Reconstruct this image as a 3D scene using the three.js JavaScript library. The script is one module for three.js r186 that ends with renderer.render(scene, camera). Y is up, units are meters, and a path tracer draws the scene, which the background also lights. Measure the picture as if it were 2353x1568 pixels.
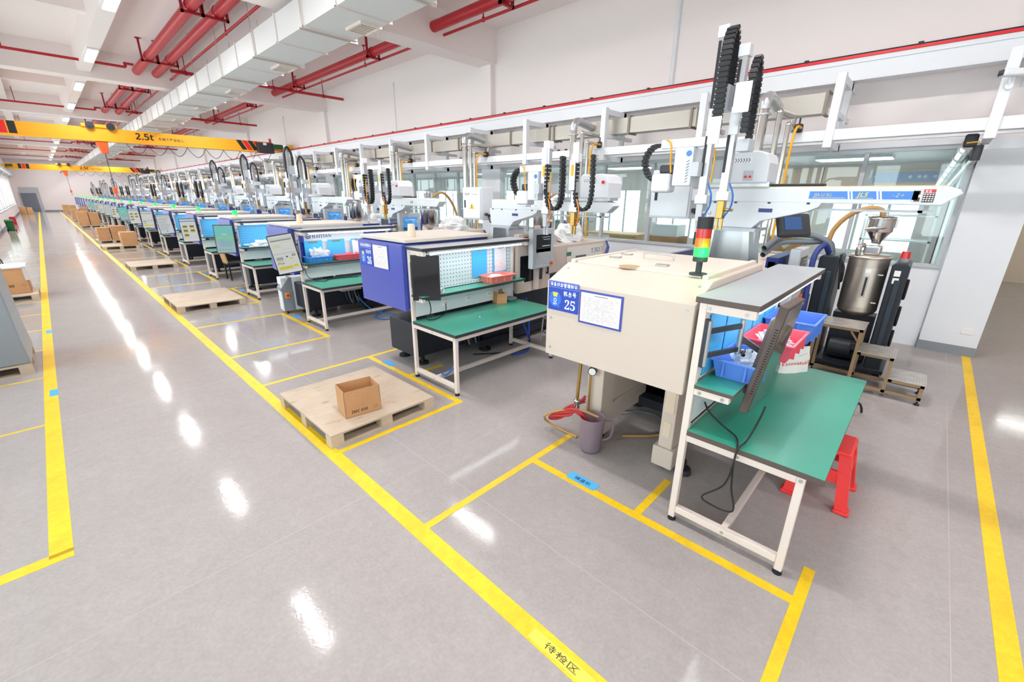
// ---------------------------------------------------------------- lettering: strokes of the characters on the signs (0..100 grid)
const RECT = (a, b, c, d) => [[a, b], [c, b], [c, d], [a, d], [a, b]];
const YAN = [[[18, 8], [28, 20]], [[8, 38], [26, 38], [26, 82], [40, 70]]], MU = [[[4, 28], [42, 28]], [[24, 6], [24, 96]], [[24, 30], [6, 66]], [[26, 40], [38, 56]]];
const ZHU = [[[22, 4], [10, 22]], [[16, 14], [44, 14]], [[28, 14], [34, 24]], [[62, 4], [52, 22]], [[58, 14], [94, 14]], [[72, 14], [78, 24]]];
const GL = {
  设: [...YAN, [[50, 12], [50, 28], [42, 42]], [[50, 12], [78, 12], [78, 36], [92, 36]], [[46, 52], [86, 52], [70, 76], [44, 94]], [[54, 58], [70, 76], [96, 94]]],
  备: [[[40, 6], [14, 32]], [[34, 14], [70, 14], [48, 34], [10, 52]], [[34, 22], [54, 36], [92, 52]], RECT(24, 56, 76, 94), [[50, 56], [50, 94]], [[24, 75], [76, 75]]],
  状: [[[22, 6], [22, 96]], [[8, 22], [16, 36]], [[6, 66], [22, 54]], [[40, 36], [94, 36]], [[66, 8], [64, 50], [38, 94]], [[66, 44], [94, 94]], [[80, 12], [90, 24]]],
  态: [[[8, 24], [92, 24]], [[50, 6], [44, 36], [12, 58]], [[52, 30], [64, 44], [92, 56]], [[44, 40], [54, 50]], [[18, 68], [12, 90]], [[32, 66], [34, 92], [70, 92], [72, 80]], [[50, 62], [58, 74]], [[80, 66], [92, 84]]],
  管: [...ZHU, [[50, 24], [50, 34]], [[10, 50], [10, 36], [90, 36], [90, 50]], [[28, 48], [28, 96]], [[28, 48], [72, 48], [72, 66], [28, 66]], [[28, 78], [76, 78], [76, 96], [28, 96]]],
  理: [[[6, 14], [40, 14]], [[6, 46], [38, 46]], [[22, 14], [22, 82]], [[4, 88], [40, 76]], RECT(48, 10, 90, 56), [[48, 33], [90, 33]], [[69, 10], [69, 92]], [[48, 74], [90, 74]], [[42, 92], [96, 92]]],
  标: [...MU, [[52, 16], [90, 16]], [[46, 40], [96, 40]], [[70, 40], [70, 94], [60, 88]], [[56, 56], [46, 80]], [[82, 56], [94, 78]]],
  识: [...YAN, RECT(50, 12, 88, 56), [[60, 66], [44, 94]], [[78, 66], [94, 92]]],
  机: [...MU, [[54, 12], [54, 56], [44, 94]], [[54, 12], [80, 12], [80, 86], [94, 88], [96, 72]]],
  台: [[[46, 4], [26, 40], [76, 36]], [[66, 22], [84, 44]], RECT(24, 54, 76, 94)],
  号: [RECT(28, 6, 72, 34), [[8, 48], [92, 48]], [[38, 48], [32, 66], [74, 66], [70, 90], [56, 96]]],
  待: [[[26, 4], [8, 26]], [[30, 28], [6, 58]], [[20, 46], [20, 96]], [[46, 20], [90, 20]], [[68, 4], [68, 38]], [[38, 38], [96, 38]], [[40, 58], [96, 58]], [[78, 42], [78, 92], [66, 90]], [[52, 66], [60, 80]]],
  检: [...MU, [[68, 4], [42, 40]], [[68, 8], [96, 38]], [[54, 40], [84, 40]], [[52, 56], [58, 74]], [[68, 54], [72, 72]], [[88, 50], [78, 78]], [[46, 90], [96, 90]]],
  区: [[[92, 10], [10, 10], [10, 92], [94, 92]], [[76, 24], [30, 78]], [[34, 26], [76, 76]]],
  模: [...MU, [[48, 16], [96, 16]], [[60, 6], [60, 26]], [[82, 6], [82, 26]], RECT(54, 32, 90, 58), [[54, 45], [90, 45]], [[46, 70], [96, 70]], [[72, 58], [70, 74], [48, 96]], [[74, 72], [96, 96]]],
  温: [[[10, 10], [20, 22]], [[6, 36], [16, 46]], [[6, 94], [24, 60]], RECT(42, 8, 84, 46), [[42, 27], [84, 27]], RECT(36, 58, 90, 92), [[54, 58], [54, 92]], [[72, 58], [72, 92]], [[26, 94], [98, 94]]],
  安: [[[50, 4], [50, 14]], [[10, 30], [10, 18], [90, 18], [90, 30]], [[44, 24], [26, 66], [80, 94]], [[70, 44], [56, 72], [16, 96]], [[8, 48], [92, 48]]],
  全: [[[50, 4], [8, 40]], [[50, 4], [94, 40]], [[26, 46], [74, 46]], [[26, 66], [74, 66]], [[50, 46], [50, 92]], [[10, 92], [90, 92]]],
  第: [...ZHU, [[16, 34], [80, 34], [80, 52], [16, 52], [16, 70], [84, 70], [80, 92], [66, 88]], [[50, 26], [50, 98]], [[48, 70], [10, 96]]],
  一: [[[6, 50], [94, 50]]],
  下: [[[6, 12], [94, 12]], [[48, 12], [48, 96]], [[52, 36], [74, 54]]],
  严: [[[14, 10], [86, 10]], [[38, 10], [38, 36]], [[62, 10], [62, 36]], [[22, 18], [28, 30]], [[78, 18], [72, 30]], [[10, 38], [92, 38]], [[20, 38], [16, 70], [6, 94]]],
  禁: [[[6, 20], [46, 20]], [[26, 4], [26, 46]], [[54, 20], [94, 20]], [[74, 4], [74, 46]], [[22, 56], [78, 56]], [[8, 70], [92, 70]], [[50, 70], [50, 96]], [[28, 78], [18, 92]], [[72, 78], [84, 92]]],
  站: [[[22, 6], [26, 16]], [[6, 24], [44, 24]], [[14, 36], [18, 66]], [[36, 34], [32, 64]], [[4, 76], [46, 70]], [[68, 6], [68, 50]], [[68, 26], [92, 26]], RECT(50, 50, 90, 92)],
  人: [[[50, 6], [44, 50], [8, 94]], [[48, 36], [66, 70], [94, 94]]],
  吊: [RECT(30, 6, 70, 34), [[16, 84], [16, 48], [84, 48], [84, 80], [72, 84]], [[50, 34], [50, 98]]],
  物: [[[14, 16], [8, 36]], [[10, 30], [44, 28]], [[26, 6], [26, 96]], [[4, 66], [44, 54]], [[62, 6], [46, 44]], [[56, 26], [94, 26], [88, 90], [74, 90]], [[74, 28], [50, 74]], [[88, 30], [62, 90]]],
  运: [[[12, 8], [22, 20]], [[6, 40], [22, 40], [22, 76], [6, 90]], [[22, 80], [50, 92], [96, 92]], [[44, 14], [84, 14]], [[34, 36], [94, 36]], [[60, 36], [46, 70], [84, 66]], [[76, 50], [90, 74]]],
  行: [[[30, 4], [10, 24]], [[34, 28], [8, 56]], [[22, 46], [22, 96]], [[48, 16], [90, 16]], [[44, 42], [96, 42]], [[76, 42], [76, 92], [62, 88]]],
};
function hz(g, text, x, y, s, lw, color, vertical = false) {
  g.strokeStyle = color; g.lineWidth = lw; g.lineCap = 'round'; g.lineJoin = 'round';
  [...text].forEach((ch, i) => { const ox = x + (vertical ? 0 : i * s * 1.12), oy = y + (vertical ? i * s * 1.12 : 0); for (const st of GL[ch] || []) { g.beginPath(); st.forEach(([a, b], j) => j ? g.lineTo(ox + a * s / 100, oy + b * s / 100) : g.moveTo(ox + a * s / 100, oy + b * s / 100)); g.stroke(); } });
}
const printMat = (w, h, draw, rough = 0.5, extra = {}) => std(0xffffff, rough, 0, { map: canvasTex(w, h, draw), ...extra });
import * as THREE from 'three';
import { mergeGeometries, toCreasedNormals } from 'three/addons/utils/BufferGeometryUtils.js';
import { RoundedBoxGeometry } from 'three/addons/geometries/RoundedBoxGeometry.js';
import { ImprovedNoise } from 'three/addons/math/ImprovedNoise.js';
import { RectAreaLightUniformsLib } from 'three/addons/lights/RectAreaLightUniformsLib.js';

// ---------------------------------------------------------------- camera, sky, exposure
// x runs across the hall (to the right), y up, depth d runs down the hall (three's z = -d)
const scene = new THREE.Scene();
const renderer = new THREE.WebGLRenderer({ antialias: true });
renderer.toneMapping = THREE.LinearToneMapping;
renderer.toneMappingExposure = 1.05;
renderer.shadowMap.enabled = true;
RectAreaLightUniformsLib.init();
const EYE = 2.24, YAW = 0.8104, PITCH = -0.3267, ROLL = 0.0086;
const camera = new THREE.PerspectiveCamera(2 * Math.atan(784 / 984.2) * 180 / Math.PI, 2353 / 1568, 0.05, 300);
{
  const f = new THREE.Vector3(Math.sin(YAW) * Math.cos(PITCH), Math.sin(PITCH), -Math.cos(YAW) * Math.cos(PITCH));
  const r0 = new THREE.Vector3(Math.cos(YAW), 0, Math.sin(YAW));
  const u0 = new THREE.Vector3().crossVectors(r0, f);
  const r = r0.clone().multiplyScalar(Math.cos(ROLL)).addScaledVector(u0, Math.sin(ROLL));
  const u = u0.clone().multiplyScalar(Math.cos(ROLL)).addScaledVector(r0, -Math.sin(ROLL));
  camera.position.set(0, EYE, 0);
  camera.quaternion.setFromRotationMatrix(new THREE.Matrix4().makeBasis(r, u, f.clone().negate()));
}
scene.add(camera);
scene.background = new THREE.Color(0.93, 0.97, 1.0).multiplyScalar(6.0);
const LAMP = 105, TUBE = 5.5;               // nits-like strengths of the ceiling lamps and of the bench tubes

// ---------------------------------------------------------------- helpers
let seed = 7;
const rnd = (a = 0, b = 1) => { seed = (seed * 1664525 + 1013904223) >>> 0; return a + (b - a) * seed / 4294967296; };
const noise = new ImprovedNoise();
const P = 3.40, ROWS = 22;
const ORD = ['first', 'second', 'third', 'fourth', 'fifth', 'sixth', 'seventh', 'eighth', 'ninth', 'tenth', 'eleventh', 'twelfth', 'thirteenth', 'fourteenth', 'fifteenth', 'sixteenth', 'seventeenth', 'eighteenth', 'nineteenth', 'twentieth', 'twenty-first', 'twenty-second'];
const V = (x, y, d) => new THREE.Vector3(x, y, -d);
const taken = {};
function numbered(n) { const k = taken[n] = (taken[n] ?? -1) + 1; return k ? `${n}_${String(k).padStart(3, '0')}` : n; }
function norm(g) {
  if (g.index) g = g.toNonIndexed();
  for (const k of Object.keys(g.attributes)) if (!['position', 'normal', 'uv'].includes(k)) g.deleteAttribute(k);
  if (!g.attributes.normal) g.computeVertexNormals();
  if (!g.attributes.uv) g.setAttribute('uv', new THREE.BufferAttribute(new Float32Array(g.attributes.position.count * 2), 2));
  return g;
}
function merge(list) { list = (Array.isArray(list) ? list : [list]).flat(9).map(norm); return list.length > 1 ? mergeGeometries(list) : list[0]; }
// uv in metres by the dominant axis of each face
function metric(g, s = 1) {
  g = norm(g); const p = g.attributes.position, n = g.attributes.normal, uv = g.attributes.uv;
  for (let i = 0; i < p.count; i++) {
    const ax = Math.abs(n.getX(i)), ay = Math.abs(n.getY(i)), az = Math.abs(n.getZ(i));
    let u, v;
    if (ay >= ax && ay >= az) { u = p.getX(i); v = p.getZ(i); } else if (ax >= az) { u = p.getZ(i); v = p.getY(i); } else { u = p.getX(i); v = p.getY(i); }
    uv.setXY(i, u * s, v * s);
  }
  return g;
}
const B = (x0, x1, y0, y1, d0, d1) => new THREE.BoxGeometry(Math.abs(x1 - x0), Math.abs(y1 - y0), Math.abs(d1 - d0)).translate((x0 + x1) / 2, (y0 + y1) / 2, -(d0 + d1) / 2);
const RB = (x0, x1, y0, y1, d0, d1, r = 0.012, s = 2) => new RoundedBoxGeometry(Math.abs(x1 - x0), Math.abs(y1 - y0), Math.abs(d1 - d0), s, Math.min(r, Math.abs(x1 - x0) / 2.01, Math.abs(y1 - y0) / 2.01, Math.abs(d1 - d0) / 2.01)).translate((x0 + x1) / 2, (y0 + y1) / 2, -(d0 + d1) / 2);
function cyl(a, b, r, r2 = r, n = 12, open = false) {       // a, b = [x, y, d]
  const A = V(...a), C = V(...b), L = A.distanceTo(C);
  const g = new THREE.CylinderGeometry(r2, r, L, n, 1, open);
  g.applyQuaternion(new THREE.Quaternion().setFromUnitVectors(new THREE.Vector3(0, 1, 0), C.clone().sub(A).normalize()));
  return g.translate((A.x + C.x) / 2, (A.y + C.y) / 2, (A.z + C.z) / 2);
}
function bar(a, b, w, h = w) {                                 // square bar between two points
  const A = V(...a), C = V(...b), L = A.distanceTo(C), dir = C.clone().sub(A).normalize();
  const up = Math.abs(dir.y) > 0.95 ? new THREE.Vector3(1, 0, 0) : new THREE.Vector3(0, 1, 0);
  const s = new THREE.Vector3().crossVectors(dir, up).normalize(), u = new THREE.Vector3().crossVectors(s, dir);
  const g = new THREE.BoxGeometry(w, h, L);
  g.applyMatrix4(new THREE.Matrix4().makeBasis(s, u, dir.clone().negate()));
  return g.translate((A.x + C.x) / 2, (A.y + C.y) / 2, (A.z + C.z) / 2);
}
const tube = (pts, r, n = 8, seg) => new THREE.TubeGeometry(new THREE.CatmullRomCurve3(pts.map(p => V(...p)), false, 'centripetal'), seg || pts.length * 8, r, n, false);
const pipe = (pts, r, n = 10) => {                             // straight runs with ball elbows
  const out = [];
  for (let i = 0; i + 1 < pts.length; i++) out.push(cyl(pts[i], pts[i + 1], r, r, n));
  for (let i = 1; i + 1 < pts.length; i++) out.push(new THREE.SphereGeometry(r * 1.12, n, 8).translate(pts[i][0], pts[i][1], -pts[i][2]));
  return out;
};
// prism: outline in (d, y) or (x, y), extruded along the remaining axis
function prismX(pts, x0, x1, bevel = 0) {                      // outline points [d, y], extruded from x0 to x1
  const sh = new THREE.Shape(pts.map(([d, y]) => new THREE.Vector2(-d, y)));
  let g = new THREE.ExtrudeGeometry(sh, { depth: x1 - x0 - 2 * bevel, bevelEnabled: bevel > 0, bevelSize: bevel, bevelThickness: bevel, bevelSegments: 2, bevelOffset: -bevel, curveSegments: 8 });
  g.translate(0, 0, bevel);                                    // local x = z(world), y = y, z -> x
  g.applyMatrix4(new THREE.Matrix4().set(0, 0, 1, x0, 0, 1, 0, 0, 1, 0, 0, 0, 0, 0, 0, 1));

  return null_flip(g);
}
function null_flip(g) {
  g = norm(g); const p = g.attributes.position, n = g.attributes.normal, u = g.attributes.uv;
  for (const a of [p, n, u]) for (let i = 0; i < a.count; i += 3) for (let c = 0; c < a.itemSize; c++) {
    const t = a.array[(i + 1) * a.itemSize + c]; a.array[(i + 1) * a.itemSize + c] = a.array[(i + 2) * a.itemSize + c]; a.array[(i + 2) * a.itemSize + c] = t;
  }
  return g;
}
function prismD(pts, d0, d1, bevel = 0) {                      // outline points [x, y], extruded from d0 to d1
  const sh = new THREE.Shape(pts.map(([x, y]) => new THREE.Vector2(x, y)));
  const g = new THREE.ExtrudeGeometry(sh, { depth: d1 - d0 - 2 * bevel, bevelEnabled: bevel > 0, bevelSize: bevel, bevelThickness: bevel, bevelSegments: 2, bevelOffset: -bevel, curveSegments: 8 });
  return g.translate(0, 0, -d1 + bevel);
}
const lathe = (prof, c, n = 24) => new THREE.LatheGeometry(prof.map(([r, y]) => new THREE.Vector2(r, y)), n).translate(c[0], c[1], -c[2]);
// a flat print (sheet) on a face: centre, outward direction as an angle about y (0 faces the camera's -d side), tilt
function sheet(w, h, c, face = 0, tilt = 0, roll = 0) {
  const g = new THREE.PlaneGeometry(w, h); g.rotateZ(roll); g.rotateX(tilt); g.rotateY(face); return g.translate(c[0], c[1], -c[2]);
}
const AISLE = -Math.PI / 2, NEAR = 0, UPF = [0, -Math.PI / 2];
function mesh(name, geos, mat) { const m = new THREE.Mesh(merge(geos), mat); m.name = name; m.castShadow = m.receiveShadow = true; return m; }
function tag(o, label, category, group, kind) { o.userData.label = label; if (category) o.userData.category = category; if (group) o.userData.group = group; if (kind) o.userData.kind = kind; return o; }
function thing(name, label, category, base = [0, 0, 0], group) {
  const o = new THREE.Group(); o.name = numbered(name); o.position.copy(V(...base)); scene.add(o);
  o.userData.base = 1; o.base = base; delete o.userData.base; return tag(o, label, category, group);
}
function part(T, name, geos, mat, label) {                     // geometry given in hall coordinates, stored relative to its thing
  const g = merge(geos), b = T.base; g.translate(-b[0], -b[1], b[2]);
  const m = new THREE.Mesh(g, mat); m.name = name; m.castShadow = m.receiveShadow = true; m.base = b; T.add(m);
  if (label) m.userData.label = label; return m;
}
function one(name, label, category, geos, mat, base, group) {  // a thing of a single mesh
  const g = merge(geos); g.translate(-base[0], -base[1], base[2]);
  const m = new THREE.Mesh(g, mat); m.name = numbered(name); m.position.copy(V(...base)); m.castShadow = m.receiveShadow = true; m.base = base; scene.add(m);
  return tag(m, label, category, group);
}
function struct(name, geos, mat) { const m = mesh(name, geos, mat); m.userData.kind = 'structure'; m.base = [0, 0, 0]; scene.add(m); return m; }
function structGroup(name) { const o = new THREE.Group(); o.name = name; o.userData.kind = 'structure'; o.base = [0, 0, 0]; scene.add(o); return o; }
function copy(o, dx, dd, label, group) {                       // a copy of a thing, moved
  const c = o.clone(); c.name = numbered(o.name.replace(/_\d{3}$/, '')); c.userData = { ...o.userData, label }; if (group) c.userData.group = group;
  c.position.x += dx; c.position.z -= dd; c.base = [o.base[0] + dx, o.base[1], o.base[2] + dd]; scene.add(c); return c;
}
function turn(g, c, ry, rx = 0, rz = 0) { g = merge(g); g.translate(-c[0], -c[1], c[2]); g.rotateX(rx); g.rotateZ(rz); g.rotateY(ry); return g.translate(c[0], c[1], -c[2]); }
function areaLight(w, h, color, power, at, aim) { const l = new THREE.RectAreaLight(color, power, w, h); l.position.copy(V(...at)); l.lookAt(V(...aim)); l.castShadow = true; scene.add(l); return l; }

// ---------------------------------------------------------------- materials
const std = (color, rough = 0.5, metal = 0, extra = {}) => new THREE.MeshStandardMaterial({ color, roughness: rough, metalness: metal, ...extra });
function canvasTex(w, h, draw) { const c = document.createElement('canvas'); c.width = w; c.height = h; const g = c.getContext('2d'); draw(g, w, h); const t = new THREE.CanvasTexture(c); t.colorSpace = THREE.SRGBColorSpace; t.anisotropy = 8; return t; }
function dataTex(n, fn, srgb = true) {                         // tiling noise map
  const a = new Uint8Array(n * n * 4);
  for (let j = 0; j < n; j++) for (let i = 0; i < n; i++) { const c = fn(i / n, j / n); const o = (j * n + i) * 4; a[o] = c[0]; a[o + 1] = c[1]; a[o + 2] = c[2]; a[o + 3] = 255; }
  const t = new THREE.DataTexture(a, n, n); t.wrapS = t.wrapT = THREE.RepeatWrapping; t.magFilter = THREE.LinearFilter; t.minFilter = THREE.LinearMipmapLinearFilter; t.generateMipmaps = true; if (srgb) t.colorSpace = THREE.SRGBColorSpace; t.needsUpdate = true; return t;
}
const tn = (u, v, f, z, fv = f) => {                                    // noise that tiles over the unit square
  const a = (x, y) => noise.noise(x * f, y * fv, z), w = (1 - u) * (1 - v), b = u * (1 - v), c = (1 - u) * v, e = u * v;
  return (a(u, v) * w + a(u - 1, v) * b + a(u, v - 1) * c + a(u - 1, v - 1) * e) / Math.sqrt(w * w + b * b + c * c + e * e);
};
const cl = x => Math.max(0, Math.min(255, x));
function grain(base, amps, n = 512, streak = 1) {
  return dataTex(n, (u, v) => { let s = 0; amps.forEach(([f, a], i) => { s += a * tn(u, v * streak, f, i * 7.3 + 1.5); }); return base.map(b => cl(b * (1 + s))); });
}
const M = {
  wall: std(0xf3ebe9, 0.75), white: std(0xe8ebf0, 0.55), ceil: std(0xf4e9e6, 0.8),
  cream: std(0xd1c2b6, 0.42), creamLid: std(0xe0d6c8, 0.45), greyLid: std(0xcdc6bb, 0.5), benchPaint: std(0xe6d8d0, 0.4),
  blue: new THREE.MeshPhysicalMaterial({ color: 0x3a49ac, roughness: 0.34, clearcoat: 0.5, clearcoatRoughness: 0.25 }), navy: std(0x1b2d78, 0.35), robot: std(0xdcdfe5, 0.3), robotGrey: std(0xbfc4cc, 0.35), alu: std(0xc4c6ca, 0.32, 0.75),
  black: std(0x202126, 0.5), rubber: std(0x17181b, 0.7), charcoal: std(0x33363c, 0.5), steelDark: std(0x2b2f39, 0.45, 0.2),
  chrome: std(0xc9c6c2, 0.2, 1), galv: std(0xc9c4bb, 0.38, 0.6), ductWrap: std(0xdcdddd, 0.62), ductSide: std(0xe0d8d4, 0.6),
  red: std(0xb8202c, 0.38), redDark: std(0x9c1626, 0.45), redCable: std(0xe8202c, 0.4), crane: std(0xf0a91c, 0.4), craneOrange: std(0xe0591c, 0.42),
  green: new THREE.MeshPhysicalMaterial({ color: 0x319a80, roughness: 0.4, clearcoat: 0.8, clearcoatRoughness: 0.34 }), greenEdge: std(0x4b4442, 0.6), shelfTop: std(0xa9adb3, 0.42), brownEdge: std(0x5c4f4a, 0.6),
  tape: std(0xf2c518, 0.45), blueSticker: std(0x48a8ea, 0.55), yellowSticker: std(0xf4dc4a, 0.55),
  trayBlue: std(0x3f8fe0, 0.42), trayNavy: std(0x5a86dd, 0.42), trayRed: std(0xee5a6c, 0.42), trayCoral: std(0xf08478, 0.42),
  stool: std(0xf23a3a, 0.4), orange: std(0xf08a1e, 0.4), binGreen: std(0x1f6a35, 0.5), grey: std(0x8b9097, 0.55), greyDoor: std(0x7b838f, 0.55), greyLight: std(0xbfc3c9, 0.5), beige: std(0xe0cdb6, 0.5),
  screenOff: new THREE.MeshPhysicalMaterial({ color: 0x14181f, roughness: 0.16, clearcoat: 0.6 }),
  paper: std(0xf2f0ee, 0.8), clip: std(0xb9b2a6, 0.35, 0.8), sheetBlue: std(0x48afe4, 0.5), wire: std(0x1d1d20, 0.55), wireBlue: std(0x2c6fc0, 0.5), wireYellow: std(0xe6a416, 0.5), hoseRed: std(0xc03038, 0.5), hoseTan: std(0xb99158, 0.55), hoseGrey: std(0x6e7680, 0.5), hoseBlue: std(0x2b3c86, 0.45),
  brass: std(0xb79552, 0.35, 0.8), warn: std(0xf3b21c, 0.5), vent: std(0x4a4d55, 0.6), wood: null, card: null, floor: null,
  lampGlow: new THREE.MeshStandardMaterial({ color: 0xffffff, emissive: 0xf4fff8, emissiveIntensity: 6 }),
  tubeGlow: new THREE.MeshStandardMaterial({ color: 0xffffff, emissive: 0xf2f8ff, emissiveIntensity: 5 }),
  greenGlow: new THREE.MeshStandardMaterial({ color: 0x2fd060, emissive: 0x20e860, emissiveIntensity: 0.9, roughness: 0.3 }),
  glass: new THREE.MeshPhysicalMaterial({ color: 0xf4fbfa, roughness: 0.02, transmission: 1, thickness: 0, ior: 1.45 }),
  bag: new THREE.MeshPhysicalMaterial({ color: 0xf3f5f8, roughness: 0.35, transmission: 0.45, thickness: 0, side: THREE.DoubleSide }),
  jug: new THREE.MeshPhysicalMaterial({ color: 0xcbb7c4, roughness: 0.25, transmission: 0.65, thickness: 0, side: THREE.DoubleSide }), oil: std(0x5c3038, 0.3),
  lampRed: new THREE.MeshPhysicalMaterial({ color: 0xe02424, roughness: 0.2, transmission: 0.25, thickness: 0 }), lampAmber: new THREE.MeshPhysicalMaterial({ color: 0xf58a18, roughness: 0.2, transmission: 0.25, thickness: 0 }),
};
M.wood = std(0xffffff, 0.75, 0, { map: dataTex(512, (u, v) => { const s = tn(u, v, 3, 1.3) * 0.035 + tn(u, v, 5, 3.7, 60) * 0.035 + tn(u, v, 12, 8.1, 150) * 0.04 + Math.max(0, tn(u, v, 7, 5.4, 22) - 0.45) * -0.3; return [196, 178, 158].map((b, i) => cl(b * (1 + s * (i + 4) / 4))); }) });
M.card = std(0xffffff, 0.85, 0, { map: grain([196, 148, 104], [[4, 0.05], [60, 0.04]]) });
M.checker = std(0xffffff, 0.42, 0.55, { map: dataTex(256, (u, v) => { const a = (u * 8 + v * 8) % 2 < 1, b = ((u * 16) % 1), c = ((v * 16) % 1), k = a ? Math.abs(b - c) < 0.22 && b > .1 && b < .9 : Math.abs(b + c - 1) < 0.22 && b > .1 && b < .9; const s = tn(u, v, 5, 2) * 18; return k ? [226 + s, 222 + s, 216 + s] : [182 + s, 177 + s, 170 + s]; }) });
{
  const fl = dataTex(1024, (u, v) => {
    const s = tn(u, v, 5, 1.37) * 0.012 + tn(u, v, 17, 4.61) * 0.014 + tn(u, v, 61, 9.23) * 0.02 + tn(u, v, 211, 6.77) * 0.035;
    return [168, 161, 159].map((b, i) => cl(b * (1 + s)));
  });
  const fr = dataTex(512, (u, v) => { const s = 24 + tn(u, v, 5, 3.31) * 6 + tn(u, v, 29, 5.17) * 8; return [cl(s), cl(s), cl(s)]; }, false);
  const fb = dataTex(512, (u, v) => { const s = 128 + tn(u, v, 91, 2.43) * 50 + tn(u, v, 23, 7.71) * 30; return [cl(s), cl(s), cl(s)]; }, false);
  for (const t of [fl, fr, fb]) t.repeat.set(0.25, 0.25);
  fb.repeat.set(0.9, 0.9);
  M.floor = new THREE.MeshPhysicalMaterial({ specularIntensity: 0.24, map: fl, roughness: 1, roughnessMap: fr, bumpMap: fb, bumpScale: 0.0003 });
}
// ---------------------------------------------------------------- the hall: floor with its markings
const D0 = -9, D1 = 78;
const floor = structGroup('floor');
{
  part(floor, 'slab', metric(B(-2.2, 19, -0.2, 0, D0 - 0.3, D1 + 0.3)), M.floor);
  const jm = std(0xb9b1ac, 0.6);
  const joint = (x0, x1, d0, d1) => part(floor, 'joint', B(x0, x1, -0.01, 0.0006, d0, d1), jm);
  for (const x of [1.842, 5.75]) joint(x - 0.002, x + 0.002, D0, D1);
  for (let d = -0.565; d < 60; d += 3.31) joint(-2, 9.1, d - 0.002, d + 0.002);
  const wear = grain([242, 198, 26], [[3, 0.05], [17, 0.05], [70, 0.05]], 256); M.tape.map = wear; M.tape.color.set(0xffffff);
  const tp = (x0, x1, d0, d1, l) => part(floor, 'yellow_tape', metric(B(x0, x1, -0.004, 0.0016, d0, d1)), M.tape, l);
  tp(1.262, 1.378, -2, 76, 'wide yellow aisle line beside the pallets');
  tp(-0.486, -0.372, 3.62, 76, 'wide yellow aisle line on the window side');
  tp(-1.95, -0.372, 3.56, 3.66, 'yellow end line on the window side');
  for (let d = 6.055, i = 0; d < 45; d += i++ ? 1.45 : 1.69) tp(-1.95, -0.486, d - 0.018, d + 0.018);
  tp(1.0, 9.1, -0.83, -0.735, 'wide yellow line running from the white column');
  for (let k = 0; k < ROWS; k++) {
    const d = P * k, xi = k ? 2.76 : 2.49;
    tp(1.378, k ? 2.83 : 2.86, d + 0.05, d + 0.112); tp(1.378, k ? 3.5 : 3.14, d + 2.105, d + 2.165);
    tp(xi, xi + 0.068, d + 0.112, d + 2.105); tp(xi + 0.068, xi + 0.6, d + 1.095, d + 1.155);
  }
}
// ---------------------------------------------------------------- walls, ceiling
const YC = 6.42, XL = -1.95, XW = 9.4;
const winD = [];                                               // window bays of the window wall
{
  const g = [], W = 4.3, STEP = 5.2;
  let d = D0;
  for (let c = -7.0; c < D1 - 2; c += STEP) { winD.push(c); g.push(B(XL - 0.3, XL, 0, YC, d, c - W / 2)); d = c + W / 2; g.push(B(XL - 0.3, XL, 0, 1.0, c - W / 2, d), B(XL - 0.3, XL, 3.4, YC, c - W / 2, d)); }
  g.push(B(XL - 0.3, XL, 0, YC, d, D1));
  struct('wall_left', g, M.wall);
  winD.forEach((c, i) => {
    const w = structGroup(`window_${i + 1}`), x = XL - 0.18, fm = M.white;
    part(w, 'frame', [B(x, x + 0.07, 1.0, 1.06, c - W / 2, c + W / 2), B(x, x + 0.07, 3.34, 3.4, c - W / 2, c + W / 2), B(x, x + 0.07, 2.55, 2.6, c - W / 2, c + W / 2)], fm);
    for (let k = 0; k <= 4; k++) part(w, 'mullion', B(x, x + 0.07, 1.06, 3.34, c - W / 2 + k * (W - 0.06) / 4, c - W / 2 + 0.06 + k * (W - 0.06) / 4), fm);
    for (let k = 0; k < 4; k++) for (const [a, b] of [[1.06, 2.55], [2.6, 3.34]]) part(w, 'pane', B(x + 0.03, x + 0.034, a, b, c - W / 2 + 0.06 + k * (W - 0.06) / 4, c - W / 2 + (k + 1) * (W - 0.06) / 4), M.glass);
    part(w, 'sill', B(XL - 0.12, XL + 0.06, 0.97, 1.0, c - W / 2, c + W / 2), M.white);
  });
}
struct('wall_far', [B(XL - 0.3, 19, 0, YC, D1, D1 + 0.3)], M.wall);
struct('wall_back', [B(XL - 0.3, 19, 0, YC, D0 - 0.3, D0)], M.wall);
{
  const dr = structGroup('door_1');
  part(dr, 'frame', [B(-1.62, -1.5, 0, 2.2, D1 - 0.06, D1), B(-0.2, 0.1, 0, 2.75, D1 - 0.05, D1), B(-1.5, -0.2, 2.1, 2.75, D1 - 0.05, D1)], M.greyLight);
  part(dr, 'leaf', B(-1.5, -0.2, 0, 2.12, D1 - 0.03, D1), M.greyDoor);
  struct('baseboard_far', B(0.1, 9.4, 0, 0.16, D1 - 0.02, D1), M.grey);
  struct('baseboard_left', B(XL, XL + 0.015, 0, 0.14, D0, D1), M.grey);
}
struct('ceiling', B(XL - 0.3, 19, YC, YC + 0.25, D0 - 0.3, D1 + 0.3), M.ceil);
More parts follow.
